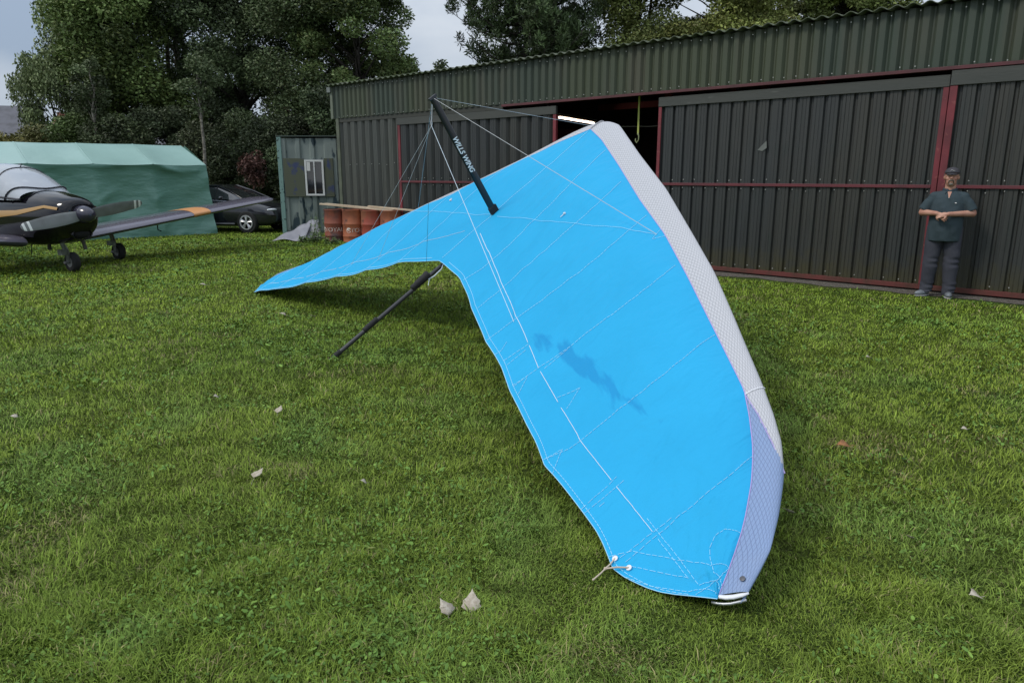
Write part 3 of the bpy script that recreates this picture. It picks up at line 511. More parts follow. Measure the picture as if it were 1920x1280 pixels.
HG = thing('hang_glider', 'big bright blue hang glider standing on its tail with a silver grey leading edge', 'hang glider', K)
def gbuild(b, name, mats, parent=None, **k):
    b.v = [tuple(Vector(v) - K) for v in b.v]; return b.build(name, mats, parent or HG, **k)
NTT, NW = 150, 46
def grid_mesh(name, sides, ws, mats, uvf, mif=None, parent=None):
    V = []; F = []; UV = []; MI = []
    ts = sorted(set([i / NTT for i in range(NTT + 1)] + SAIL['bat']))
    for sd_ in sides:
        base = len(V); nw = len(ws)
        for t in ts:
            for w in ws: V.append(surf(t, w, sd_) - K)
        for i in range(len(ts) - 1):
            for j in range(nw - 1):
                q = [base + i * nw + j, base + (i + 1) * nw + j, base + (i + 1) * nw + j + 1, base + i * nw + j + 1]; tw = [(ts[i], ws[j]), (ts[i + 1], ws[j]), (ts[i + 1], ws[j + 1]), (ts[i], ws[j + 1])]
                if sd_ < 0: q.reverse(); tw.reverse()
                F.append(q); UV += [(uvf(*p)[0] * sd_, uvf(*p)[1]) for p in tw]; MI.append(mif(sum(p[0] for p in tw) / 4, sum(p[1] for p in tw) / 4) if mif else 0)
    o = npmesh(name, V, F, mats, smooth=True, parent=parent or HG, mi=MI)
    l = o.data.uv_layers.new(name='panel'); l.data.foreach_set('uv', np.array(UV, np.float32).ravel()); return o
ws = [j / NW for j in range(NW + 1)]
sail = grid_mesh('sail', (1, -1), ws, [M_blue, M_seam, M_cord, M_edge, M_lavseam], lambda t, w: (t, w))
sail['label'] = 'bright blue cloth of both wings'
md = sail.modifiers.new('w', 'WELD'); md.merge_threshold = .0005
# stitching, kept inside the sail's own mesh
def on_sail(poly, side, off=.0025, step=.012):
    P = []
    for (t0, w0), (t1, w1) in zip(poly, poly[1:]):
        n = max(2, int(math.hypot(t1 - t0, w1 - w0) / step) + 1)
        P += [surf(t0 + (t1 - t0) * i / n, w0 + (w1 - w0) * i / n, side, off) for i in range(n)]
    P.append(surf(poly[-1][0], poly[-1][1], side, off)); return P
sb = MB(); wd = lambda p, k: max(.0011, min(.0036, k * (Vector((0, 0, 1.6)) - p).length)) 
def thread(poly, side, mi, k=.00042, off=.0022):
    P = on_sail(poly, side, off)
    if mi == 1 and side > 0:      # stitched: short dashes
        Q = [P[0]]
        for a, c in zip(P, P[1:]):
            n = max(1, int((c - a).length / .006)); Q += [a.lerp(c, i / n) for i in range(1, n + 1)]
        for i in range(0, len(Q) - 3, 4): sb.tube([Q[i], Q[i + 1], Q[i + 3]], [wd(p, k) for p in (Q[i], Q[i + 1], Q[i + 3])], 4, mi)
    else: sb.tube(P, [wd(p, k) for p in P], 4, mi)
for pl_ in SAIL['R']: thread(pl_, 1, 1)
for pl_ in SAIL['R'][:6]: thread(pl_, -1, 1, .00022)
for pl_ in SAIL['L'][:1]: thread(pl_, -1, 1, .0003)
for pl_ in SAIL['C']: thread(pl_, 1, 2, .00052, .002); thread(pl_, -1, 2, .00028, .002)
thread([(0, .02), (0, .4), (0, .98)], 1, 1)
for side in (1, -1):
    thread([(i / 90, 0.0) for i in range(91)], side, 3, .0007, .0)
    thread([(i / 90, 0.022) for i in range(3, 88)], side, 1, .0005)
    thread([(i / 60, 1.0) for i in range(61)], side, 4, .0008 if side > 0 else .0002, .002)
sb.v = [tuple(Vector(v) - K) for v in sb.v]; so = sb.build('tmp_stitch', [M_blue, M_seam, M_cord, M_edge, M_lavseam])
bm = bmesh.new(); bm.from_mesh(sail.data); bm.from_mesh(so.data); bm.to_mesh(sail.data); bm.free(); bpy.data.objects.remove(so)
fold_t = [.786, .7993, .8161, .8528, .8829]; fold_w = [1.0, 1.12, 1.26, 1.52, 2.0]
def le_mi(t, w):
    if w > 2: return 1 if t > .9 else 0
    return 1 if t > .786 and w < np.interp(t, fold_t, fold_w) else 0
wle = [1 + j / 14 for j in range(15)] + [2 + j / 8 for j in range(1, 9)]
for side in (1, -1):
    le_ = grid_mesh('leading_edge_panel', (side,), wle, [M_myl, M_lav], lambda t, w: (t * 6.0, (w - 1) * .30), le_mi)
    le_['label'] = 'silver grey grid patterned leading edge with a pale blue tip'
    b = MB(); P = [surf(a, w, side, .003) for a, w in zip(fold_t, fold_w)]; b.tube(P, .003, 4)
    P = [surf(.779 + .007 * (2 - w), w, side, .003) for w in (1, 1.25, 1.5, 1.75, 2)]; b.tube(P, .004, 4, 1)
    b.v = [tuple(Vector(v) - K) for v in b.v]; build_each(b, 'panel_seam', [M_lavseam, M_white], le_)
    # tip: white cap strip, button
    b = MB(); A0, A1 = surf(.999, 1.0, side), surf(.999, 2.0, side); d_ = (A1 - A0)
    P = [A0 + d_ * x - GF * (.012 + .012 * math.sin(math.pi * x)) for x in (-.15, .1, .35, .6, .85, 1.05)]; b.tube(P, [.006, .011, .013, .013, .012, .006], 8, sq=(1, .6)); P = [p - Vector((0, 0, .018)) - GF * .012 for p in P]; b.tube(P, .006, 8, 1)
    b.v = [tuple(Vector(v) - K) for v in b.v]; build_each(b, 'tip_cap', [M_white, M_alu], HG, smooth='all')
# nose batten cover
b = MB(); N0 = gp(3.60, 0, 0)
b.tube([surf(.0, 1.02, 1, .004), surf(.0, 1.3, 1, .006), surf(.0, 1.7, 1, .008), surf(.0, 2.0, 1, .01)], .007, 6)
gbuild(b, 'nose_seam', mat('grey_webbing', (.35, .35, .38), .7))
# grommets with bungee at the right tip
b = MB()
for (t, w) in ((.857, .03), (.878, .055)):
    c = surf(t, w, 1, .004); b.lathe([(.006, 0), (.013, 0), (.013, .003), (.006, .003)], 14, M=Matrix.Translation(c) @ GU.to_track_quat('Z', 'Y').to_matrix().to_4x4())
b.v = [tuple(Vector(v) - K) for v in b.v]; build_each(b, 'grommet', M_white, HG, smooth=True)
b = MB(); g1, g2 = surf(.857, .03, 1, .006), surf(.878, .055, 1, .006); kn = (g1 + g2) / 2 - GF * .06 + Vector((-.03, 0, .0)); kn.z = max(kn.z, .04); en = kn + Vector((-.055, -.05, -.02))
b.tube([g1, g1 * .5 + kn * .5 + Vector((0, 0, -.004)), kn], .0035, 6); b.tube([g2, g2 * .5 + kn * .5 + Vector((0, 0, .004)), kn], .0035, 6); b.tube([kn, (kn + en) / 2 + Vector((.006, 0, .004)), en], .0032, 6); b.ell(en, (.005, .005, .005), n=8); b.ell(kn, (.007, .007, .007), n=8)
gbuild(b, 'tie_cord', mat('tan_bungee', (.55, .45, .36), .7), smooth=True)
b = MB(); c = surf(.99, 1.43, 1, .003); b.lathe([(.0005, 0), (.011, 0), (.011, .003), (.0005, .005)], 14, M=Matrix.Translation(c) @ GU.to_track_quat('Z', 'Y').to_matrix().to_4x4()); gbuild(b, 'snap_button', mat('button', (.12, .12, .13), .3, metal=.5), smooth=True)
# small white knots / tags on the cross seam
for (t, w, sd_, vert) in ((.235, .62, 1, 1), (.24, .66, -1, 0)):
    b = MB(); c = surf(t, w, sd_, .008); b.ell(c, (.014, .014, .012), n=8); b.tube([c, c + GF * -.05 + GS * -.0], .004, 5) if vert else b.tube([c + GS * .03, c, c - GS * .02 + GF * .03], .007, 5); gbuild(b, 'seam_tag', M_cord, smooth=True)
# keel
b = MB(); b.tube([gp(-.045, 0, 0), gp(1.3, 0, -.022), gp(3.5, 0, -.08)], .0205, 16); kl = gbuild(b, 'keel_tube', M_dgrey, smooth=True)
for a0, a1, r0, r1 in ((.98, 1.2, .027, .042), (.38, .55, .026, .027), (-.03, .10, .025, .025)):
    b = MB(); n = 10; b.tube([gp(a0 + (a1 - a0) * i / n, 0, 0) for i in range(n + 1)], [(r0 + (r1 - r0) * i / n) * (1 + .08 * math.sin(i * 2.3)) * (.9 if i in (0, n) else 1) for i in range(n + 1)], 14)
    gbuild(b, 'keel_sleeve', M_neo, kl, smooth='all')
b = MB(); b.tube([gp(1.38, .02, -.01), gp(1.32, .05, -.03), gp(1.22, .05, -.035), gp(1.16, .03, -.03)], .006, 6); b.tube([gp(1.17, .03, -.03), gp(1.10, .12, -.04)], .003, 5); gbuild(b, 'keel_strap', M_cord, smooth=True)
b = MB(); b.tube([gp(-.06, 0, 0), gp(-.02, 0, 0)], [.012, .024], 12); gbuild(b, 'keel_end_cap', M_alu, kl, smooth=True)
# kingpost
KB = gp(2.10, 0, -.02); KT = gp(2.125 + .076 * 1.192, 0, .05 + 1.192)
KD = (KT - KB).normalized()
b = MB(); b.tube([KB, KT], .036, 20, sq=(.46, 1.0), upv=GF); kp = gbuild(b, 'kingpost', M_black, smooth=True)
b = MB(); Mx = Matrix.Translation(KT) @ Matrix((GF, GS, KD)).transposed().to_4x4(); b.box(-.042, .042, -.022, .022, -.01, .012, M=Mx); gbuild(b, 'post_cap', M_dgrey, kp, bevel=.003)
b = MB(); Mx = Matrix.Translation(gp(2.115, 0, .055)) @ Matrix((GF, GS, KD)).transposed().to_4x4(); b.box(-.045, .042, -.024, .024, -.03, .04, M=Mx); gbuild(b, 'post_boot', M_neo, kp, bevel=.006)
v, f = text_geo('WILLS WING', .098, .0008, .25)
cen = KB + KD * ((KT - KB).length * .545); tocam = (Vector((0, 0, 1.63)) - cen); tocam -= KD * tocam.dot(KD); tocam.normalize()
# lettering lies on the flat flank of the post that faces right and rear
nrm = (GS * .97 - GF * .24).normalized(); yv = nrm.cross(-KD).normalized(); Mx = Matrix.Translation(cen + GS * .0178 - GF * .004) @ Matrix((-KD, yv, nrm)).transposed().to_4x4()
b = MB(); b.add([Mx @ Vector((p[0] * .64, p[1] * .66, p[2])) for p in v], f); gbuild(b, 'lettering', mat('white_letters', (.95, .94, .90), .6), kp)
# control frame under the wing
hx = GF.x, GF.y; h_ = Vector((GF.x, GF.y, 0)).normalized(); apex = gp(2.25, 0, -.05)
bl = Vector((K.x, K.y, .035)) + h_ * (2.25 * math.cos(THE) + .70) - GS * .72; br = bl + GS * 1.44
for e_ in (bl, br):
    b = MB(); b.tube([apex, e_], .019, 12, sq=(1, .6)); gbuild(b, 'downtube', M_black, smooth=True)
b = MB(); b.tube([bl, br], .015, 12); gbuild(b, 'base_bar', M_black, smooth=True)
for side in (1, -1):
    b = MB(); b.tube([gp(1.95, 0, -.09), gp(2.15, side * 2.3, -.20)], .025, 12); gbuild(b, 'crossbar', M_alu, smooth=True)
    b = MB(); P = []
    for t in (0.01, .2, .4, .6, .8): p = surf(t, 2.0, side); P.append(p - GF * .05 - GU * .02)
    b.tube(P, .022, 12); gbuild(b, 'leading_edge_tube', M_alu, smooth=True)
# wires
def wire(name, pts, r=.0022, m=M_wire): b = MB(); b.tube(pts, r, 5); return gbuild(b, name, m)
wire('top_wire', [KT, surf(0, 1.15, 1, .01)], .0016)
wire('top_wire', [KT, surf(.4582, .9632, 1, .004)]); wire('top_wire', [KT, surf(.4582, .9632, -1, .004)], .0015)
kr = gp(1.19, 0, .03); ring = KT + (kr - KT) * .155
wire('rear_wire', [KT, ring], .003); wire('rear_wire', [ring, kr], .0016, M_black)
b = MB(); b.tube([ring + Vector((0, 0, .05)), ring + Vector((.008, 0, .02)), ring + Vector((0, 0, -.01)), ring + Vector((-.008, 0, .02)), ring + Vector((0, 0, .05))], .0035, 6); gbuild(b, 'bridle_ring', M_alu, smooth=True)
wire('luff_line', [ring, surf(.400, .154, 1, .004)], .0022, M_cord)
wire('luff_line', [ring, surf(.400, .154, -1, .004)], .0017); wire('luff_line', [ring, surf(.26, .10, -1, .004)], .0017)
for side in (1, -1):
    wire('side_wire', [gp(2.15, side * 2.3, -.20), br if side > 0 else bl], .002)

# ================================================================== LIGHT AIRCRAFT  (local x = nose, y = its left, z up; origin below the spinner tip)
M_pb = mat('black_gloss_paint', (.005, .0045, .007), .08, coat=.15, spec=.35); M_gold = mat('gold_stripe', (.42, .24, .07), .3, coat=.3); M_wp = mat('dark_plum_paint', (.030, .028, .045), .2, coat=.3); M_wing = mat('wing_plum_paint', (.12, .11, .145), .25, coat=.5)
M_org = mat('orange_panel', (.58, .27, .10), .4); M_tyre = mat('tyre_rubber', (.016, .016, .016), .85, bump=.3); M_glassp = bpy.data.materials.new('perspex'); M_glassp.use_nodes = True
nt = M_glassp.node_tree; nt.nodes.clear(); o_ = N(nt, 'ShaderNodeOutputMaterial'); ms = N(nt, 'ShaderNodeMixShader'); tr = N(nt, 'ShaderNodeBsdfTransparent'); gl = N(nt, 'ShaderNodeBsdfGlossy'); gl.inputs['Roughness'].default_value = .05; gl.inputs[0].default_value = (.9, .95, 1, 1); tr.inputs[0].default_value = (.82, .88, .92, 1)
fr = N(nt, 'ShaderNodeLayerWeight'); fr.inputs[0].default_value = .35; df = N(nt, 'ShaderNodeBsdfDiffuse'); df.inputs[0].default_value = (.78, .82, .88, 1); m2 = N(nt, 'ShaderNodeMixShader'); m2.inputs[0].default_value = .5  # white diffuse share stands in for sky reflected in the canopy
nt.links.new(fr.outputs['Fresnel'], ms.inputs[0]); nt.links.new(tr.outputs[0], m2.inputs[1]); nt.links.new(df.outputs[0], m2.inputs[2]); nt.links.new(m2.outputs[0], ms.inputs[1]); nt.links.new(gl.outputs[0], ms.inputs[2]); nt.links.new(ms.outputs[0], o_.inputs[0])
ac = thing('light_aircraft', 'black low wing light aircraft with a bubble canopy and gold stripe parked on the grass', 'aeroplane', (-6.78, 11.7, 0), math.atan2(-.53, .85))
def sec(x, hw, zb, zt, e=2.4, n=28, yc=0, ex=None):
    zc = (zb + zt) / 2; hh = (zt - zb) / 2; r = []
    for k in range(n):
        a = 2 * math.pi * k / n; c, s = math.cos(a), math.sin(a)
        r.append(Vector((x, yc + hw * math.copysign(abs(c) ** (2 / e), c), zc + hh * math.copysign(abs(s) ** (2 / e), s))))
    return r
def interp_secs(tbl, n):
    xs = np.linspace(0, len(tbl) - 1, n); T = np.array(tbl); return [[float(np.interp(x, range(len(tbl)), T[:, i])) for i in range(T.shape[1])] for x in xs]
b = MB()
tbl = [(-.30, .19, .80, 1.18), (-.33, .27, .72, 1.24), (-.48, .36, .60, 1.29), (-.8, .42, .52, 1.345), (-1.2, .46, .46, 1.38), (-1.7, .51, .43, 1.395), (-2.4, .53, .43, 1.38), (-3.2, .48, .46, 1.32), (-4.2, .33, .58, 1.24), (-5.2, .20, .72, 1.16), (-6.2, .08, .88, 1.10), (-6.4, .02, .95, 1.05)]
b.loft([sec(*t) for t in tbl]); fus = b.build('fuselage', M_pb, ac, smooth='all')
sub = fus.modifiers.new('s', 'SUBSURF'); sub.levels = 1; sub.render_levels = 2
# stripe along both flanks
for side in (1, -1):
    b = MB(); P = []
    for x, z, w in ((-.42, 1.10, .02), (-.7, 1.13, .022), (-1.0, 1.08, .03), (-1.4, 1.02, .04), (-1.9, .99, .055), (-2.8, .96, .06), (-3.8, .94, .05), (-5, .95, .03)):
        T = np.array(tbl)[::-1]; hw, zb, zt = [float(np.interp(x, T[:, 0], T[:, i])) for i in (1, 2, 3)]; zc, hh = (zb + zt) / 2, (zt - zb) / 2
        yy = lambda z: hw * max(0, 1 - abs((z - zc) / hh) ** 2.4) ** (1 / 2.4) + .012
        P.append([Vector((x, side * yy(z + w), z + w)), Vector((x, side * (yy(z) + .003), z)), Vector((x, side * yy(z - w), z - w))])
    b.loft(P, closed=False, caps=False); b.build('stripe', M_gold, fus, smooth='all')
b = MB()
for y in (.2, -.2): b.ell((-.315, y, .99), (.03, .10, .07), n=14)
b.ell((-.40, 0, .68), (.07, .15, .075), n=16); build_each(b, 'air_intake', mat('intake_black', (.004, .004, .004), .9), fus, smooth='all')
b = MB(); b.lathe([(.16, 0), (.17, .02), (.165, .06), (.15, .07)], 20, M=Matrix.Translation((-.42, 0, .68)) @ Matrix.Rotation(R(90), 4, 'Y') @ Matrix.Scale(.55, 4, (1, 0, 0))); b.build('intake_lip', M_pb, fus, smooth='all')
b = MB(); b.lathe([(.145, -.30), (.150, -.26), (.140, -.17), (.112, -.08), (.07, -.02), (.03, -.003), (.002, 0)], 28, M=Matrix.Translation((0, 0, 1.0)) @ Matrix.Rotation(R(90), 4, 'Y')); b.build('spinner', M_wp, ac, smooth=True)
# propeller: two twisted blades
pr_ = bpy.data.objects.new('propeller', None); COL.objects.link(pr_); pr_.parent = ac; pr_.location = (-.2, 0, 1.0); pr_.rotation_euler = (R(9), 0, 0)
M_bl = mat('blade_grey', (.17, .18, .175), .45, var=(.13, .135, .13), vscale=5); M_ws = mat('blade_white', (.72, .72, .68), .5)
for s in (1, -1):
    b = MB(); rings = []; cuts = [.08, .2, .35, .5, .65, .78, .845, .847, .885, .887, .925, .927, .965, .975, .99]; 
    for r_ in cuts:
        ch = .055 + .05 * math.sin(math.pi * min(1, r_ * .95) ** .8); ch *= 1 if r_ < .93 else max(.25, 1 - ((r_ - .93) / .075) ** 2); th = R(58 - 36 * r_); tk = .016 * (1.15 - r_) + .003
        ring = []
        for k in range(12):
            a = 2 * math.pi * k / 12; cx, cz = ch * math.cos(a), tk * math.sin(a)
            ring.append(Vector((cx * math.cos(th) * -1 * 1 + cz * math.sin(th), s * r_ * 1.0, s * (cx * math.sin(th) + cz * math.cos(th)))) if False else Vector((cz * math.cos(th) + cx * math.sin(R(90) - th) * .35 * s, s * r_, cx * .92 + cz * math.sin(th))))
        rings.append(ring)
    b.loft(rings)
    nf = 12
    for i in range(len(cuts) - 1):
        if cuts[i] in (.847, .927): 
            for j in range(nf): b.m[i * nf + j] = 1
    b.build('blade', [M_bl, M_ws], pr_, smooth=True, label='grey propeller blade with two white tip bands')
# canopy
def can(x, t):   # ring over the fuselage, t 0..1 across
    prof = [(-1.32, .0), (-1.5, .13), (-1.8, .30), (-2.2, .43), (-2.6, .46), (-3.0, .42), (-3.5, .26), (-3.9, .06), (-4.0, 0)]
    P = np.array(prof)[::-1]; h = float(np.interp(x, P[:, 0], P[:, 1])); T = np.array(tbl)[::-1]; hw = float(np.interp(x, T[:, 0], T[:, 1])) * .94; zt = 1.24
    a = math.pi * t; return Vector((x, hw * math.copysign(abs(math.cos(a)) ** .8, math.cos(a)), zt - .02 + (h + .15) * math.sin(a) ** .85))
b = MB(); xs = np.linspace(-1.32, -4.0, 26); b.loft([[can(x, k / 20) for k in range(21)] for x in xs], closed=False, caps=False)
cn = b.build('canopy', M_glassp, ac, smooth='all')
b = MB(); b.tube([can(-1.36 - .42 * abs(k / 20 - .5) ** 1.5 * 2.4, k / 20) + Vector((.0, 0, .004)) for k in range(21)], .026, 6, sq=(1, .5)); b.tube([can(-2.05, k / 24) * 1 for k in range(25)], .014, 6); b.tube([can(-2.1, .5) + Vector((0, -.0, .0)), can(-2.1, .5) + Vector((.06, 0, .05)), can(-2.1, .5) + Vector((-.04, 0, .045))], .012, 6)
for t in (0.02, .98): b.tube([can(x, t) for x in xs[:-1]], .018, 6)
b.build('canopy_frame', mat('frame_dark', (.04, .04, .05), .4), cn, smooth=True)
b = MB()
for y in (.23, -.23): b.box(-2.9, -2.78, y - .19, y + .19, 1.0, 1.5); b.box(-2.9, -2.4, y - .19, y + .19, .95, 1.05)
build_each(b, 'seat', mat('seat_pale', (.35, .33, .34), .8), ac, bevel=.03)
b = MB(); b.box(-1.75, -1.62, -.4, .4, 1.22, 1.42); b.build('instrument_panel', mat('panel_dark', (.03, .03, .03), .6), ac, bevel=.02)
# wings
def airfoil(le, te_x, y, z, th, n=24):
    ch = le - te_x; r = []
    for k in range(n):
        a = 2 * math.pi * k / n; u = (1 + math.cos(a)) / 2; t_ = th * 2.6 * (math.sqrt(max(u, 0)) * .2969 * 5 * .2 * 3.2 - .0) if False else 0
        xx = 1 - u   # 0 at LE
        yt = 5 * th * (.2969 * math.sqrt(max(xx, 0)) - .126 * xx - .3516 * xx ** 2 + .2843 * xx ** 3 - .1036 * xx ** 4)
        r.append(Vector((le - xx * ch, y, z + (yt if math.sin(a) >= 0 else -yt * .8) * ch)))
    return r
for s in (1, -1):
    b = MB(); rg = []
    for i in range(13):
        q = i / 12; y = .40 + (4.85 - .40) * q; rg.append(airfoil(-1.35 - .12 * q, -2.95 + .32 * q, s * y, .52 + .125 * (y - .4), .145 - .02 * q))
    y = 4.95; rg.append(airfoil(-1.55, -2.5, s * y, .52 + .125 * 4.55, .09)); rg.append(airfoil(-1.75, -2.3, s * 5.0, .52 + .125 * 4.6, .03)); b.loft(rg)
    w = b.build('wing', M_wing, ac, smooth=True, ang=60)
    b = MB(); rg = []
    for q in (.54, .57, .60, .63):
        r_ = airfoil(-1.35 - .12 * q + .005, -2.95 + .32 * q, s * (.4 + 4.45 * q), .52 + .125 * 4.45 * q + .002, (.145 - .02 * q) * 1.05); rg.append(r_[-2:] + r_[:9])
    b.loft(rg, closed=False, caps=False)
    b.build('wing_panel', M_org, w, smooth='all', label='orange panel on top of the wing')
    b = MB(); b.box(-2.96, -2.72, s * 1.2 - .6, s * 1.2 + .75, .60, .615); b.build('flap', M_wp, w)
# undercarriage
def leg(x, y, top, wx, wy, r, label):
    lg = MB(); lg.tube([(x, y, top), (wx, wy * .5 + y * .5, r + .12), (wx + .0, wy * .5 + y * .5, r + .02)], [.035, .03, .026], 10); lg.tube([(x + .06, y, top), (wx + .05, (wy + y) / 2, r + .2), (wx + .03, (wy + y) / 2, r)], .014, 8); lg.tube([(wx, y, r), (wx, wy + .05 * (1 if wy > y else -1), r)], .022, 8)
    lg.box(x - .05, x + .07, y - .05, y + .05, r + .13, r + .22)
    o = lg.build('gear_leg', mat('gear_steel', (.30, .30, .31), .35, metal=.5, var=(.15, .15, .16), vscale=9), ac, smooth=True)
    wb = MB(); Mx = Matrix.Translation((wx, wy, r)) @ Matrix.Rotation(R(90), 4, 'X')
    wb.lathe([(r * .5, -.055), (r * .85, -.065), (r * .97, -.045), (r, 0), (r * .97, .045), (r * .85, .065), (r * .5, .055)], 24, M=Mx); wo = wb.build('wheel', M_tyre, o, smooth='all')
    hb = MB(); hb.lathe([(.001, -.05), (r * .52, -.058), (r * .52, .058), (.001, .05)], 18, M=Mx); hb.build('hub', mat('hub_grey', (.2, .2, .2), .5), wo, smooth=True)
leg(-1.02, -.04, .55, -1.0, .10, .17, ''); leg(-2.10, 1.40, .62, -2.12, 1.55, .165, ''); leg(-2.10, -1.40, .62, -2.12, -1.55, .165, '')
b = MB(); b.tube([(-.62, .12, .56), (-.60, .14, .40)], .03, 10); b.tube([(-1.5, .0, .45), (-1.5, .0, .36)], .03, 10); b.tube([(-1.9, -.1, .45), (-1.95, -.1, .26)], .008, 6); build_each(b, 'exhaust', mat('exhaust', (.05, .045, .04), .6), ac, smooth=True)
b = MB(); b.tube([(-1.45, 2.0, .67), (-1.45, 2.0, .58), (-1.35, 2.0, .56)], .012, 6); b.build('pitot_tube', M_pb, ac)
b = MB(); b.loft([[Vector((-5.6, 0, 1.05)), Vector((-6.4, 0, 1.02)), Vector((-6.5, .0, 1.02)), Vector((-5.6, .02, 1.05))], [Vector((-6.1, 0, 2.0)), Vector((-6.55, 0, 2.0)), Vector((-6.6, .0, 2.0)), Vector((-6.1, .015, 2.0))]]); b.build('tail_fin', M_pb, ac)
b = MB(); b.box(-6.4, -5.7, -1.4, 1.4, .98, 1.02); b.build('tailplane', M_pb, ac, bevel=.015)

# ================================================================== GREEN SHELTER TENT
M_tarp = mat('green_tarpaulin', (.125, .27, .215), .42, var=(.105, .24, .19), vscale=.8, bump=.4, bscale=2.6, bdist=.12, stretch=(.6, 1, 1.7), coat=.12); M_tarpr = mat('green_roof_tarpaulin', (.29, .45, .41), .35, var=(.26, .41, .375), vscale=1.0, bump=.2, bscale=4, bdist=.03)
tn = thing('shelter_tent', 'long green tarpaulin shelter tent behind the black aircraft', 'tent', (-8.55, 20.55, 0), math.atan2(-.66, -.75))
# local x runs away from the right end, local y towards the camera is +y after the rotation
TW, TE_, TR, TL = 3.3, 1.90, 2.46, 8.4
def tarp(u, v):   # wall facing the field: u along, v height 0..1
    x = u; z = v * TE_; s = math.sin(u * 2.24 * 1.0 + .4); sag = abs(math.sin(math.pi * u / 1.4))
    y = .05 * (1 - v) + .05 * mnoise.noise((u * .9, v * 2.0, 2)) * (1.4 - v) - .10 * sag * math.sin(math.pi * v)
    mask = max(0, mnoise.noise((u * 1.1, v * 2.5, 7)) + .25); fold = v * 19 + 2.2 * (1 - sag) * (1 - v) * 3 + 2.5 * mnoise.noise((u * .8, v * 1.2, 4)); y += .075 * mask * (1 - abs(math.sin(fold * .5))) ** 2 * 1.6
    y += .02 * max(0, 1 - sag * 1.6) * math.sin(math.pi * v)
    edge = math.exp(-u / .25); y += edge * .05 * math.sin(v * 17 + u * 5) * (1 - v * .5)
    z -= .025 * sag * (v ** 6); x -= .13 * (1 - v) ** 1.3 * math.exp(-u / .5)
    return Vector((x, y, max(z, .0)))
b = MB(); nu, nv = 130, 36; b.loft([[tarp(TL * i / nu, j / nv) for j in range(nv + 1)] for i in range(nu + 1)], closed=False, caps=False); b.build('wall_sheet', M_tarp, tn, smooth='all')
b = MB(); 
def roofp(u, v, back=False):
    sag = abs(math.sin(math.pi * u / 1.4)); p = tarp(u, 1.0); q = Vector((u + .10 * math.exp(-u / .3), -TW / 2, TR - .012 * sag + .01 * math.sin(u)))
    if back: p = Vector((u, -TW, TE_))
    r = p * (1 - v) + q * v; r.z -= .05 * math.sin(math.pi * v) * sag; return r + Vector((0, 0, .004))
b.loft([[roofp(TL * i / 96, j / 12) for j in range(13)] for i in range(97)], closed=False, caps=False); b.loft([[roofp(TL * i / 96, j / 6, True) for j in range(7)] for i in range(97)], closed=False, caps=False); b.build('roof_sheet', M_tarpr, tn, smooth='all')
b = MB()
for xx in (0, TL):
    rg = []
    for j in range(21):
        v = j / 20; y = -TW * v; top = TE_ + (TR - TE_) * (1 - abs(v - .5) * 2); rg.append([Vector((xx + (-.13 * (1 - k / 12) - .05 * math.sin(v * 22) * (1 - k / 12) if xx == 0 else 0), y, top * k / 12)) for k in range(13)])
    b.loft(rg, closed=False, caps=False)
build_each(b, 'end_sheet', M_tarp, tn, smooth='all')
b = MB(); b.box(TL / 2 - TL / 2, TL, -TW - .002, -TW + .002, 0, TE_); b.build('back_sheet', M_tarp, tn)
b = MB()
for u in (1.4, 2.8, 4.2, 5.6, 7.0): b.tube([roofp(u, v / 8) + Vector((0, 0, .004)) for v in range(9)], .012, 6, sq=(1.6, .5))
b.build('roof_seam', M_tarpr, tn)

# ================================================================== CAR
M_cp = mat('black_car_paint', (.014, .014, .020), .15, coat=.8, spec=.6); M_glass = mat('car_glass', (.02, .022, .025), .06, spec=.9, coat=.5)
car = thing('parked_car', 'black coupe parked between the green tent and the old steel cabin', 'car', (-7.35, 21.45, 0), R(-13))
cs = [(-3.55, .55, .35, .62, .66), (-3.5, .75, .25, .80, .84), (-3.2, .84, .20, .93, .97), (-2.4, .87, .18, .98, 1.01), (-1.2, .87, .17, .95, .98), (-.3, .86, .17, .92, .95), (.3, .85, .19, .85, .90), (.62, .79, .22, .76, .80), (.82, .62, .30, .62, .66), (.86, .45, .36, .56, .60)]
def csec(x, hw, zb, zs, zt):
    P = [(0, zb), (hw * .8, zb), (hw * .96, zb + .07), (hw, zb + .25), (hw * .99, zs - .13), (hw * .93, zs - .03), (hw * .8, zs + .005), (hw * .45, zt), (0, zt + .015)]
    P = [(y, z) for y, z in P]; return [Vector((x, y, z)) for y, z in P] + [Vector((x, -y, z)) for y, z in P[-2:0:-1]]
b = MB(); b.loft([csec(*c) for c in cs]); body = b.build('body', M_cp, car, smooth='all'); s_ = body.modifiers.new('s', 'SUBSURF'); s_.levels = 1; s_.render_levels = 2
gs_ = [(-3.05, .60, .93, .95), (-2.7, .64, .95, 1.12), (-2.2, .62, .95, 1.30), (-1.6, .60, .95, 1.36), (-1.1, .61, .95, 1.34), (-.7, .64, .94, 1.20), (-.25, .70, .92, .98), (-.12, .70, .90, .92)]
def gsec(x, hw, zb, zt, k=0):
    t = min(1, (zt - zb) / .35); r = [(hw + .10, zb), (hw + .06 - .10 * t, zb + (zt - zb) * .55), (hw - .10 * t, zt - .03 * t), (hw * .55, zt), (0, zt + .008)]
    return [Vector((x, y + k, z + k)) for y, z in r] + [Vector((x, -y - k, z + k)) for y, z in r[-2::-1]]
b = MB(); b.loft([gsec(*c) for c in gs_], closed=False, caps=False); b.build('cabin_glass', M_glass, car, smooth='all')
b = MB(); b.loft([gsec(*c)[2:7] for c in gs_[2:6]], closed=False, caps=False); b.v = [(v[0], v[1], v[2] + .006) for v in b.v]
ro_ = b.build('roof', M_cp, car, smooth='all')
b = MB()
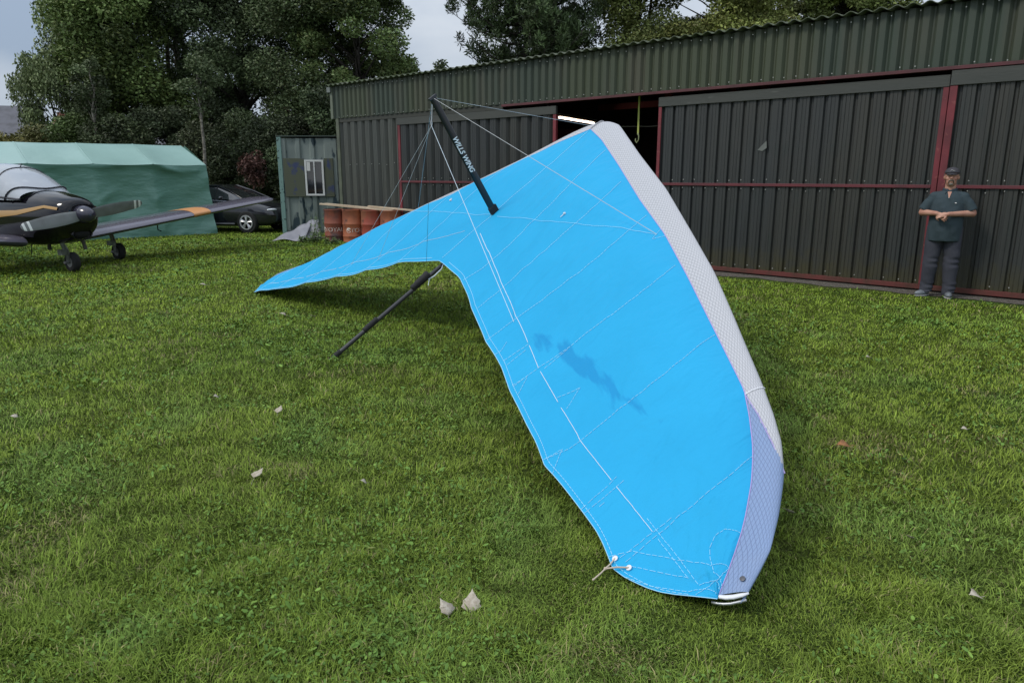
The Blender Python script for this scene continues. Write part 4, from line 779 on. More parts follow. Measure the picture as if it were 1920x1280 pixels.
for s in (0, -1):
    b.tube([gsec(*c)[2 if s == 0 else -3] + Vector((0, 0, .008)) for c in gs_], .022, 6)
for gx in (2, 4): b.tube([gsec(*gs_[gx])[k] for k in (-1, -2, -3)], .02, 6); b.tube([gsec(*gs_[gx])[k] for k in (0, 1, 2)], .02, 6)
b.build('window_trim', M_cp, car, smooth=True)
M_rim = mat('silver_rim', (.6, .6, .62), .3, metal=.6)
for x in (-.02, -2.55):
    for s in (-1, 1):
        Mx = Matrix.Translation((x, s * .78, .31)) @ Matrix.Rotation(R(90), 4, 'X')
        b = MB(); b.lathe([(.19, -.10), (.29, -.10), (.31, -.07), (.31, .07), (.29, .10), (.19, .10)], 28, M=Mx); wo = b.build('wheel', M_tyre, car, smooth=True)
        b = MB(); zf = .105 * 1; Mz = Matrix.Translation((x, s * .78 + s * .10, .31)) @ Matrix.Rotation(R(90), 4, 'X')
        b.lathe([(.175, -.02), (.205, -.02), (.205, .02), (.175, .02)], 28, M=Mz); b.lathe([(.001, -.02), (.055, -.02), (.055, .02), (.001, .02)], 16, M=Mz)
        for k in range(5):
            a = 2 * math.pi * k / 5 + .3
            for da in (-.16, .16): b.tube([Mz @ Vector((.05 * math.cos(a), .05 * math.sin(a), 0)), Mz @ Vector((.18 * math.cos(a + da), .18 * math.sin(a + da), 0))], .022, 6)
        b.build('rim', M_rim, wo, smooth=True)
        b = MB(); b.lathe([(.001, -.115), (.185, -.115)], 20, M=Mz); b.build('brake_disc', mat('dark_well', (.01, .01, .01), .9), wo)
for s in (-1, 1):
    b = MB(); b.ell((.62, s * .60, .665), (.17, .14, .045), M=Matrix.Rotation(s * R(-38), 3, 'Z')); b.build('headlight', mat('headlamp', (.55, .58, .62), .1, coat=1), car, smooth='all')
    b = MB(); b.ell((-.75, s * .93, .99), (.06, .09, .055)); b.build('mirror', M_cp, car, smooth='all')
    b = MB(); b.tube([(x, s * .885, .27) for x in (-2.2, -1.0, -.4)], .02, 6); b.build('sill_trim', mat('sill_grey', (.2, .2, .21), .4), car)
    b = MB(); b.box(-1.25, -1.10, s * .872 - .008, s * .872 + .008, .80, .825); b.build('door_handle', M_cp, car)
b = MB(); b.box(.78, .90, -.12, .12, .36, .58); b.build('grille', mat('grille', (.03, .03, .03), .4, metal=.4), car, bevel=.02)

# ================================================================== STEEL CABIN
M_cab = mat('peeling_green_paint', (.19, .225, .21), .6, var=(.125, .155, .145), vscale=1.7, stretch=(1, 1, .35), var2=(.015, .035, .045), v2scale=5.5, v2range=(.55, .62), bump=.3, bscale=12)
cbn = thing('steel_cabin', 'weathered grey green steel cabin with a white window at the end of the hangar', 'cabin', (-6.52, 20.6, 0), 0)
b = MB(); xs = [.1, .20, .24, .46, .50, .60, .64, .86, .90, 1.0, 1.04, 1.26, 1.30, 1.62]; ys = [0, 0, .04, .04, 0, 0, .04, .04, 0, 0, .04, .04, 0, 0]; n = len(xs)
b.add([(x, y, z) for z in (.08, 2.62) for x, y in zip(xs, ys)], [(i, i + 1, n + i + 1, n + i) for i in range(n - 1)])
b.box(.1, 1.62, .045, 2.4, .08, 2.60); b.build('wall', M_cab, cbn)
b = MB(); b.box(-.02, .1, -.03, .09, 0, 2.66); b.build('corner_post', mat('pale_green_post', (.16, .27, .245), .6, var2=(.03, .05, .05), v2scale=14, v2range=(.6, .66)), cbn, bevel=.006)
b = MB(); b.box(.102, 1.62, -.02, .04, .0, .078); b.box(-.04, 1.63, -.04, 2.4, 2.663, 2.69); build_each(b, 'edge_rail', mat('cabin_rail', (.05, .07, .06), .7), cbn)
M_pp = mat('brown_green_panel', (.075, .085, .055), .7, var=(.035, .05, .12), vscale=3.0, vrange=(.55, .62))
b = MB(); b.box(.13, .70, -.03, -.004, 1.03, 2.08); b.box(1.27, 1.52, -.03, -.004, 1.03, 2.08); build_each(b, 'window_shutter', M_pp, cbn, bevel=.004)
win = MB(); x0, x1, z0, z1 = .72, 1.25, 1.06, 2.04
for a_ in ((x0, x0 + .05, z0, z1), (x1 - .05, x1, z0, z1), (x0 + .052, x1 - .052, z0, z0 + .05), (x0 + .052, x1 - .052, z1 - .05, z1), ((x0 + x1) / 2 - .012, (x0 + x1) / 2 + .018, z0 + .052, z1 - .052)): win.box(a_[0], a_[1], -.05, -.004, a_[2], a_[3])
wo = win.build('window', mat('window_white', (.62, .63, .62), .5), cbn)
b = MB(); b.box(x0 + .04, x1 - .04, -.016, -.008, z0 + .04, z1 - .04); b.build('pane', M_glass, wo)
b = MB(); b.box(x0 + .06, x0 + .16, -.045, -.037, z1 - .30, z1 - .06); b.build('paper_notice', mat('paper', (.6, .6, .58), .8), wo)

# ================================================================== OIL DRUMS
def drum_mat(name, c, c2): return mat(name, c, .6, var=c2, vscale=2.8, vrange=(.45, .6), var2=(.05, .025, .02), v2scale=7, v2range=(.62, .72), bump=.25, bscale=25)
DM = [drum_mat('faded_red_drum', (.26, .075, .045), (.09, .05, .045)), drum_mat('orange_drum', (.38, .12, .055), (.24, .08, .045)), drum_mat('rust_red_drum', (.32, .065, .04), (.26, .10, .055))]
M_wt = mat('faded_white_print', (.80, .74, .68), .8)
def bend(v, f, mx, mz, r): return [(math.sin((p[0] + mx) / r) * (r + .002), -math.cos((p[0] + mx) / r) * (r + .002), p[1] + mz) for p in v]
DR, DH = .262, .80
def drum(x, y, rz, m, label, text):
    t = thing('oil_drum', label, 'oil drum', (x, y, 0), rz, 'red oil drums standing in a row by the cabin')
    b = MB(); r = DR; H = DH
    prof = [(.001, .015), (r * .95, .015), (r * .95, 0), (r, 0), (r * 1.01, .02), (r * .985, .03)]
    for z in (.15, .45): prof += [(r * .985, z - .025), (r * 1.02, z - .008), (r * 1.02, z + .008), (r * .985, z + .025)]
    prof += [(r * .985, H - .03), (r * 1.01, H - .02), (r, H), (r * .95, H), (r * .95, H - .02), (.001, H - .02)]
    b.lathe(prof, 36); b.build('drum_shell', m, t, smooth=True)
    if text:
        v, f = text_geo('TOTAL', .135, .0004); b = MB(); b.add(bend([(p[0] * 1.15, p[1], 0) for p in v], f, .10, .30, r * .985), f)
        # round swirl emblem
        n = 26; ring = []
        for w in (0, 1):
            for k in range(n): a = 2 * math.pi * k / n * .9 + .5; rr = .058 - (.018 + .012 * math.sin(a)) * w; ring.append((rr * math.cos(a), rr * 1.1 * math.sin(a)))
        vv = bend(ring, None, -.20, .30, r * .985); b.add(vv, [(k, k + 1, n + k + 1, n + k) for k in range(n - 1)])
        e2 = [(.03 * math.cos(a) - .002, .012 * math.sin(a) + .028 * math.cos(a) * -.5) for a in np.linspace(0, 2 * math.pi, 13)[:-1]]; b.add(bend(e2, None, -.20, .30, r * .985), [tuple(range(12))])
        b.build('drum_lettering', M_wt, t)
    return t
dx0, dy0 = -4.46, 18.2
DD = Vector((.93, -.37, 0)).normalized() * .545
look = lambda p: math.atan2(-p.y, -p.x) + math.pi / 2
pos = [Vector((dx0, dy0, 0)) + DD * i for i in range(4)]
drum(pos[0].x, pos[0].y, look(pos[0]) - .5, DM[0], 'dull sooty red oil drum nearest the cabin, lettering at its left edge', True)
drum(pos[1].x, pos[1].y, look(pos[1]) + .30, DM[1], 'orange oil drum with a round white emblem, second from the cabin', True)
drum(pos[2].x, pos[2].y, look(pos[2]), DM[2], 'bright red oil drum, third from the cabin, half hidden by the blue wing', False)
drum(pos[3].x, pos[3].y, look(pos[3]) + .2, DM[1], 'last oil drum in the row, mostly hidden behind the blue wing', False)
M_tim = mat('pale_timber', (.60, .49, .36), .7, var=(.45, .35, .24), vscale=3, stretch=(.5, 8, 8), bump=.2)
for i, (yo, zo, l0, l1, lab) in enumerate(((-.08, .0, -.35, 1.75, 'long pale timber batten lying across the drum tops, nearer the grass'), (.10, .0, -.33, 1.72, 'long pale timber batten lying across the drum tops, nearer the hangar'), (.01, .045, 1.0, 2.6, 'shorter wooden batten stacked on the far end of the drum row'))):
    b = MB(); b.box(l0, l1, yo - .04, yo + .04, zo, zo + .038); o = b.build('timber_batten', M_tim, bevel=.003); o.location = (dx0, dy0, DH + .08); o.rotation_euler = (0, R(3.6), math.atan2(DD.y, DD.x)); tag(o, lab, 'timber', 'timber battens on the drums')
# grey plastic sheets
M_sheet = mat('grey_plastic_sheet', (.30, .30, .33), .5, var=(.22, .22, .25), vscale=3, bump=.2)
def curved_sheet(loc, rz, w, l, lift, label, k=1):
    b = MB(); rg = []
    for i in range(17):
        u = i / 16; rg.append([Vector(((u - .5) * l * (1 - .25 * v / 8), v / 8 * w, .02 + lift * (v / 8) ** 1.5 * (.35 + .65 * u ** k) + .05 * math.sin(u * 4 + v * .3) ** 2)) for v in range(9)])
    b.loft(rg, closed=False, caps=False); o = b.build('plastic_sheet', M_sheet, smooth='all'); o.location = loc; o.rotation_euler = (0, 0, rz); md = o.modifiers.new('t', 'SOLIDIFY'); md.thickness = .006
    return tag(o, label, 'plastic sheet', 'grey sheets dumped by the cabin')
curved_sheet((-5.60, 17.95, .0), R(-8), .75, .85, .42, 'curled grey plastic sheet lying flat on the grass before the cabin')
curved_sheet((-5.10, 18.15, .02), R(14), .55, .60, .46, 'grey plastic sheet propped up against the weeds beside the drums', .4)

# ---- weeds
M_leafg = mat('weed_leaf', (1, 1, 1), .55, attr='tint')
def weed(x, y, h, n, label, seed):
    r = np.random.default_rng(seed); t = thing('weed', label, 'weed', (x, y, 0), 0, 'weeds growing by the cabin and drums'); s = MB(); V = []; F = []; Cc = []
    for i in range(n):
        a = r.random() * 6.28; q = r.random() * .16; bx, by = q * math.cos(a) * 1.5, q * math.sin(a); hh = h * (.5 + .5 * r.random()); tx, ty = bx + r.normal(0, .06), by + r.normal(0, .06)
        s.tube([(bx, by, 0), ((bx + tx) / 2 + .01, (by + ty) / 2, hh / 2), (tx, ty, hh)], [.005, .004, .002], 5)
        for j in range(16):
            f_ = .15 + .85 * r.random(); px, py, pz = bx + (tx - bx) * f_, by + (ty - by) * f_, hh * f_; an = r.random() * 6.28; L_ = .035 + .05 * r.random() * (1.2 - f_); w_ = L_ * .42
            d = Vector((math.cos(an), math.sin(an), r.normal(.1, .35))).normalized(); sd2 = d.cross(Vector((r.normal(0, .3), r.normal(0, .3), 1))).normalized(); p = Vector((px, py, pz)); o = len(V)
            V += [p, p + d * L_ * .5 + sd2 * w_, p + d * L_ + Vector((0, 0, -.01)), p + d * L_ * .5 - sd2 * w_]; F.append((o, o + 1, o + 2, o + 3)); Cc += [np.array([.10, .17, .04]) * (.7 + .6 * r.random())] * 4
    s.build('stem', mat('weed_stem', (.10, .15, .05), .7), t); npmesh('foliage', [tuple(v) for v in V], F, M_leafg, col=np.array(Cc), parent=t)
for i, (x, y, h, n, l) in enumerate([(-4.95, 18.25, .75, 12, 'tall leafy weed between the grey sheets and the first drum'), (-5.1, 19.9, .80, 8, 'tall thin weed against the cabin wall below the window'), (-4.75, 17.55, .35, 14, 'low spreading weed on the grass before the first drum'), (-4.35, 17.3, .22, 12, 'small weed clump in front of the orange drum'), (-5.2, 17.75, .22, 10, 'small weed clump at the near edge of the grey sheets')]): weed(x, y, h, n, l, 50 + i)

# ================================================================== TREES
M_bark = mat('bark', (.06, .05, .04), .9, var=(.03, .026, .022), vscale=8, stretch=(3, 3, .6), bump=.8, bscale=10, bdist=.03); M_barkb = mat('pale_bark', (.24, .22, .18), .85, var=(.07, .06, .05), vscale=5, stretch=(1, 1, 3), bump=.3)
M_fol = mat('foliage', (1, 1, 1), .55, attr='tint', spec=.3)
def leafcloud(centers, radii, n, size, col, seed, droop=0, squash=.75, colvar=.35, asp=.5, needle=False, hi=None):
    r = np.random.default_rng(seed); C_ = np.array(centers); Rr = np.array(radii); w = Rr ** 2; idx = r.choice(len(C_), n, p=w / w.sum())
    d = r.normal(0, 1, (n, 3)); d /= np.linalg.norm(d, axis=1)[:, None]; rad = (.35 + .65 * r.random(n) ** .5) * Rr[idx]; P = C_[idx] + d * rad[:, None] * np.array([1, 1, squash]) 
    if droop: P[:, 2] -= droop * r.random(n) ** 1.5 * Rr[idx]
    a = r.normal(0, 1, (n, 3)); a[:, 2] = a[:, 2] * .6 - (droop * 1.5); a /= np.linalg.norm(a, axis=1)[:, None]; c = r.normal(0, 1, (n, 3)); b_ = np.cross(a, c); b_ /= np.linalg.norm(b_, axis=1)[:, None]
    L = size * (.6 + .8 * r.random(n)); 
    if needle:
        a = d * .6 + r.normal(0, .35, (n, 3)) + np.array([0, 0, .5]); a /= np.linalg.norm(a, axis=1)[:, None]; b_ = np.cross(a, c); b_ /= np.linalg.norm(b_, axis=1)[:, None]
    V = np.empty((n, 4, 3)); V[:, 0] = P; V[:, 1] = P + a * (L * .5)[:, None] + b_ * (L * asp * .5)[:, None]; V[:, 2] = P + a * L[:, None]; V[:, 3] = P + a * (L * .5)[:, None] - b_ * (L * asp * .5)[:, None]
    clumpc = (1 + colvar * r.normal(0, 1, len(C_)))[idx].clip(.45, 1.9); col = np.array(col); cc = col[None] * clumpc[:, None] * (.7 + .6 * r.random(n))[:, None]
    if hi is not None: k = (r.random(n) < .18)[:, None]; cc = np.where(k, np.array(hi)[None] * (.7 + .6 * r.random(n))[:, None], cc)
    return V.reshape(-1, 3), np.arange(n * 4).reshape(n, 4), np.repeat(cc, 4, 0)
def tree(name, label, x, y, h, cb, rx, ry, n, size, col, seed, trunk_r=.2, bark=None, nb=40, br=.95,  droop=0, shape=0, group='trees behind the field', colvar=.35, hi=None, lean=0, trunks=1):
    n = int(n * 3.0); nb = int(nb * 1.6); size *= .80; col = tuple(c * (2.3 if name == 'poplar_tree' else 1.8) for c in col)
    r = np.random.default_rng(seed); t = thing(name, label, 'tree' if name != 'shrub' else 'shrub', (x, y, 0), 0, group); C_ = []; Rr = []; tb = MB(); hh = h * .93
    for q in range(trunks):
        ox, oy = (0, 0) if q == 0 else (r.normal(0, rx * .22), r.normal(0, ry * .2)); P = [Vector((ox * (.5 + .8 * i / 8) + lean * (i / 8) ** 2 + r.normal(0, .05), oy, hh * i / 8)) for i in range(9)]
        tb.tube(P, [trunk_r * (1.25 if i == 0 else 1 - .1 * i) * (1 if q == 0 else .7) for i in range(9)], 9)
    for i in range(nb):
        f_ = r.random() ** (.8 if shape == 0 else .9); z = cb + (h - cb) * f_
        env = math.sin(math.pi * (.12 + .80 * f_)) ** .7 if shape == 0 else (1 - f_) ** .6 + .12 if shape == 1 else (.55 + .45 * math.sin(math.pi * f_)); a = r.random() * 2 * math.pi; q = (.25 + .75 * r.random() ** .6) * env
        p = Vector((lean * (z / h) ** 2 + rx * q * math.cos(a), ry * q * math.sin(a), z)); C_.append(tuple(p)); Rr.append(br * (.55 + .6 * r.random()))
        z0 = max(cb * .7, z - rx * .5 * q - .4); s0 = Vector((lean * (z0 / h) ** 2, 0, z0)); tb.tube([s0, s0 * .5 + p * .5 + Vector((0, 0, .15)), p], [trunk_r * .30 * (1 - .6 * f_), trunk_r * .2 * (1 - .6 * f_), .012], 5)
    tb.build('trunk', bark or M_bark, t, smooth='all')
    V, F, cc = leafcloud(C_, Rr, n, size, col, seed, droop, colvar=colvar, hi=hi); npmesh('crown', V, F, M_fol, col=cc, parent=t); return t
DG = (.050, .068, .026)
def at(px, D, k=1.0): return (px - 960) / 1340 * D * k
tree('willow_tree', 'feathery weeping tree with drooping twigs at the left edge of the tree row', at(165, 31, .94) , 31, 12.5, 4.2, 1.5, 2.0, 12000, .15, (.095, .115, .055), 1, .14, M_barkb, 34, .75, 1.6, 2)
tree('willow_tree', 'thin drooping tree leaning out over the left end of the tent', at(95, 29.5, .94), 29.5, 6.4, 3.0, 1.2, 1.2, 4500, .15, (.10, .125, .055), 2, .08, M_bark, 20, .5, 1.5, 0, lean=-.4)
tree('ash_tree', 'mid green bushy ash tree behind the left half of the tent', at(245, 30, .94), 30, 13.5, 2.4, 2.3, 2.4, 38000, .17, (.070, .098, .030), 3, .22, M_bark, 56, 1.0, .3, 2, hi=(.12, .15, .04))
tree('ash_tree', 'tall ash tree with sky showing between its limbs, above the middle of the tent', at(335, 33, .94), 33, 15, 3.4, 2.4, 2.4, 24000, .17, (.055, .075, .028), 4, .2, M_barkb, 50, .85, .2, 2, trunks=3)
tree('oak_tree', 'very dark dense tree rising behind the parked car', at(450, 31, .94), 31, 14.5, 2.2, 2.6, 2.5, 38000, .15, (.040, .055, .024), 5, .25, M_bark, 60, 1.0, 0, 2)
tree('oak_tree', 'dark rounded tree directly behind the steel cabin', at(585, 30, .94), 30, 14, 1.8, 2.5, 2.6, 40000, .14, (.045, .062, .026), 6, .25, M_bark, 64, 1.0, 0, 2, hi=(.075, .095, .035))
tree('field_maple', 'leafy tree with ragged right edge above the left end of the hangar', at(672, 29, .94), 29, 9.9, 2.0, 2.15, 2.2, 30000, .15, (.060, .085, .028), 7, .2, M_bark, 60, .72, 0, 0, hi=(.12, .14, .04))
tree('poplar_tree', 'light green poplar with a double trunk, left of the two crowns over the hangar', at(1195, 31, .94), 31, 13.5, 4.4, 1.55, 1.7, 34000, .15, (.105, .125, .04), 8, .17, M_bark, 60, .9, 0, 2, trunks=2, hi=(.16, .17, .05))
tree('poplar_tree', 'spreading yellow green poplar with open twigs above the hangar roof middle', at(1375, 30, .94), 30, 13.5, 5.0, 2.9, 2.4, 52000, .15, (.110, .125, .038), 9, .18, M_bark, 80, .85, 0, 2, trunks=3, hi=(.17, .17, .05))
tree('poplar_tree', 'dense green poplar at the right end above the hangar roof', at(1610, 30, .94), 30, 12.5, 5.4, 2.3, 2.2, 44000, .15, (.085, .105, .034), 10, .2, M_bark, 60, .9, 0, 2, trunks=3, hi=(.15, .16, .05))
tree('poplar_tree', 'pale small tree showing between the two big poplars over the roof', at(1500, 36, .94), 36, 9.6, 5.0, 1.8, 1.6, 8000, .16, (.11, .125, .045), 14, .12, M_bark, 24, .6, 0, 0)
# pine: whorled limbs with upturned needle tufts
def pine():
    r = np.random.default_rng(33); D = 30; x = at(985, D); t = thing('pine_tree', 'dark pine tree with upturned needle tufts standing alone behind the hangar', 'tree', (x, D, 0), 0, 'trees behind the field'); tb = MB(); H_ = 11.6
    tb.tube([(0.02 * math.sin(i), 0, H_ * i / 10) for i in range(11)], [.20 - .017 * i for i in range(11)], 10); C_ = []; Rr = []
    for z in np.arange(5.6, H_, .36):
        q = max(0.0, (z - 5.6) / (H_ - 5.6)); reach = (3.6 - 2.3 * q) * (.65 + .35 * min(1, (z - 5.2) / 1.2))
        for k in range(6):
            a = r.random() * 6.28; L = reach * (.6 + .45 * r.random()); dx, dy = math.cos(a), math.sin(a); up = .22 + .1 * r.random(); P = [Vector((dx * L * f_, dy * L * f_, z - .25 * math.sin(math.pi * f_) * L * .3 + up * L * f_ ** 2.2)) for f_ in np.linspace(0, 1, 6)]; tb.tube(P, [.055, .045, .035, .025, .018, .01], 5)
            for s_ in range(int(4.6 * L) + 1):
                f_ = .28 + .72 * r.random(); i = min(4, int(f_ * 5)); base = P[i].lerp(P[i + 1], f_ * 5 - i); o = Vector((r.normal(0, .26), r.normal(0, .26), .12 + .18 * r.random())); tb.tube([base, base + o * .6, base + o], .006, 3, caps=False); C_.append(tuple(base + o)); Rr.append(.11 + .06 * r.random())
    tb.build('trunk', M_bark, t, smooth='all'); V, F, cc = leafcloud(C_, Rr, 68000, .18, (.060, .090, .036), 5, 0, 1.7, .4, .24, True); npmesh('crown', V, F, M_fol, col=cc, parent=t)
pine()
# understorey shrubs
SH = [(30, 27, 2.9, 1.5, (.12, .11, .035), 'ochre autumn bush at the far left behind the tent'), (95, 28, 3.1, 1.4, (.10, .10, .035), 'olive brown bush behind the left part of the tent'), (170, 27.5, 3.6, 1.5, (.06, .085, .028), 'green bush behind the tent under the ash tree'), (250, 27, 3.4, 1.5, (.035, .045, .02), 'dark bush behind the middle of the tent'),
      (335, 28, 3.8, 1.5, (.035, .045, .022), 'dark twiggy bush above the right part of the tent ridge'), (400, 27.5, 3.2, 1.3, (.035, .042, .02), 'dark bush just beyond the right end of the tent'), (470, 27, 3.6, 1.4, (.03, .04, .018), 'black green bush behind the parked car'), (545, 26.5, 3.6, 1.4, (.032, .042, .02), 'dark bush behind the left corner of the cabin'), (610, 26, 4.4, 1.4, (.035, .05, .022), 'dark bush behind the cabin roof and hangar corner'), (690, 27.5, 4.6, 1.6, (.05, .07, .026), 'green bush rising behind the left end of the hangar')]
for i, (px, D, h, w, c, l) in enumerate(SH): tree('shrub', l, at(px, D), D, h, .5, w, 1.1, 8500, .13, c, 70 + i, .06, M_bark, 26, .6, 0, 0, 'bushes under the trees')
tree('shrub', 'small bush with drooping rust red leaves behind the parked car', at(489, 24.5), 24.5, 2.45, 1.5, .32, .3, 520, .13, (.055, .026, .020), 90, .04, M_bark, 9, .3, .6, 0, 'bushes under the trees', .2)
for px, D, l in ((420, 26.0, 'slim pale trunk rising behind the parked car'), (232, 27.2, 'slim grey trunk behind the middle of the tent')):
    tree('sapling', l, at(px, D) - .1, D - .6, 5.5, 3.6, .6, .5, 1300, .13, (.05, .065, .03), int(px), .085, M_barkb, 9, .35, 0, 0, 'saplings by the hedge')
tree('shrub', 'tiny bush top peeping over the hangar roof left of the pine', at(836, 27), 27, 6.05, 2.5, .35, .3, 900, .12, (.05, .07, .03), 95, .04, M_bark, 10, .25, 0, 1, 'bushes under the trees')

# far houses behind the hedge
def house(x, y, w, d, h, rh, wallm, roofm, rz, label, chim=True):
    t = thing('house', label, 'house', (x, y, 0), rz, 'houses far behind the trees'); b = MB(); b.box(-w / 2, w / 2, -d / 2, d / 2, 0, h); b.build('wall', wallm, t)
    b = MB(); e = .35; b.loft([[Vector((xx, -d / 2 - e, h - .1)), Vector((xx, 0, h + rh)), Vector((xx, d / 2 + e, h - .1)), Vector((xx, 0, h + .1))] for xx in (-w / 2 - e, w / 2 + e)]); rf = b.build('roof', roofm, t)
    b = MB()
    for s in (-1, 1): b.add([(s * w / 2, -d / 2, h), (s * w / 2, d / 2, h), (s * w / 2, 0, h + rh)], [(0, 1, 2)])
    b.build('gable', wallm, t)
    if chim: b = MB(); b.box(w * .2, w * .2 + .6, -.3, .3, h, h + rh + .8); b.build('chimney', M_brick, rf)
    for x_ in (-w * .3, 0, w * .3):
        b = MB(); b.box(x_ - .55, x_ + .55, -d / 2 - .04, -d / 2 - .005, 1.0, 2.2); wo = b.build('window', M_white, t); b = MB(); b.box(x_ - .47, x_ + .47, -d / 2 - .05, -d / 2 - .042, 1.08, 2.12); b.build('pane', M_glass, wo)
M_brick = mat('red_brick', (.30, .10, .07), .85, var=(.22, .08, .06), vscale=3); M_rend = mat('white_render', (.65, .65, .63), .8); M_tile = mat('grey_tiles', (.12, .12, .14), .7, var=(.08, .08, .09), vscale=2, bump=.3); M_tile2 = mat('red_tiles', (.32, .12, .08), .8, var=(.2, .08, .06), vscale=3)
house(at(-40, 52), 52, 9, 7, 3.6, 2.8, M_rend, M_tile, R(20), 'white house with a grey tiled roof at the far left edge', False)
house(at(105, 58), 58, 11, 7, 2.9, 2.6, M_brick, M_tile, R(-10), 'house with a grey tiled roof seen through the autumn bush')
house(at(290, 60), 60, 12, 8, 3.0, 3.0, M_rend, M_tile2, R(8), 'white walled house with red roof glimpsed between the trunks')
house(at(490, 56), 56, 12, 8, 3.2, 2.6, M_rend, M_tile, R(-6), 'pale house glimpsed behind the parked car')
# far hedge line closing the horizon
M_far = mat('far_foliage', (1, 1, 1), .8, attr='tint')
r = np.random.default_rng(5); V, F, cc = leafcloud([(x, 72 + r.normal(0, 2), 1.6 + r.random() * 3) for x in np.arange(-90, 110, 2.2)], [2.6] * len(np.arange(-90, 110, 2.2)), 60000, .5, (.045, .06, .03), 6)
o = npmesh('far_hedge', V, F, M_far, col=cc); o['kind'] = 'stuff'; o['label'] = 'far dark hedge line on the horizon'

# ================================================================== FALLEN LEAVES
LV = [(-1.39, 3.65, .085, 4.3, (.1, .6), M_leafp, 'pale dead leaf lying alone on the grass left of the centre foreground'), (-.255, 2.40, .080, 5.3, (-.2, .75), M_leafp, 'left one of the two big pale dead leaves in the near foreground'), (-.155, 2.44, .095, 4.7, (.1, .95), M_leafp, 'right one of the two big pale dead leaves, standing on edge'),
      (1.99, 4.05, .095, .1, (.2, .1), M_leafb, 'rust brown curled leaf on the grass right of the wing'), (-1.62, 4.74, .075, 4.5, (.1, .8), M_leafp, 'small pale upright leaf on the grass left of the keel tube end'), (-.79, 3.53, .045, .6, (.4, .5), M_leafp, 'small beige leaf in the grass below the wing tip row'),
      (3.18, 6.18, .075, .4, (.2, .2), M_leafp, 'pale leaf on the far grass right of the silver leading edge'), (3.0, 5.28, .06, 1.9, (.1, .2), M_leafy, 'yellowish leaf on the grass between the wing and the standing man'), (1.35, 3.18, .055, 2.0, (.7, .1), M_leafp, 'pale leaf tucked close to the outer curve of the wing'),
      (1.79, 2.47, .075, .3, (.2, .3), M_leafp, 'crumpled tan leaf in the bottom right foreground'), (2.74, 4.39, .05, 1.2, (.3, .1), M_leafb, 'small reddish leaf at the right of the lawn'), (2.9, 4.34, .05, .1, (.3, .1), M_leafp, 'tiny pale leaf at the right edge of the lawn'), (2.26, 3.9, .06, .8, (.1, .1), M_leafy, 'green yellow leaf near the rust brown one'),
      (-3.36, 4.58, .05, .3, (.3, .2), M_leafp, 'tiny pale leaf at the left edge of the lawn'), (-2.18, 5.03, .05, 1.0, (.6, .2), M_leafp, 'small pale leaf on the middle of the left lawn'), (-2.68, 8.2, .09, .2, (.1, .3), M_leafp, 'pale leaf in the shade under the left wing'), (-2.3, 8.1, .08, 1.4, (.1, .3), M_leafp, 'pale leaf near the shadow edge under the left wing'),
      (-4.59, 10.51, .10, .4, (.1, .1), M_leafp, 'pale leaf on the sunny grass beyond the left wing tip'), (-.61, 2.84, .045, 2.6, (.3, .1), M_leafy, 'small yellow green leaf in the front lawn'), (-2.78, 6.9, .05, 1.0, (.1, .1), M_leafb, 'small rust leaf on the grass left of the keel tube'), (1.79, 2.93, .045, 1.0, (.1, .4), M_leafp, 'little beige leaf right of the wing tip')]
for x, y, s, r_, tl, m, l in LV: fallen_leaf(x, y, s * .95, r_, tl, m, l)

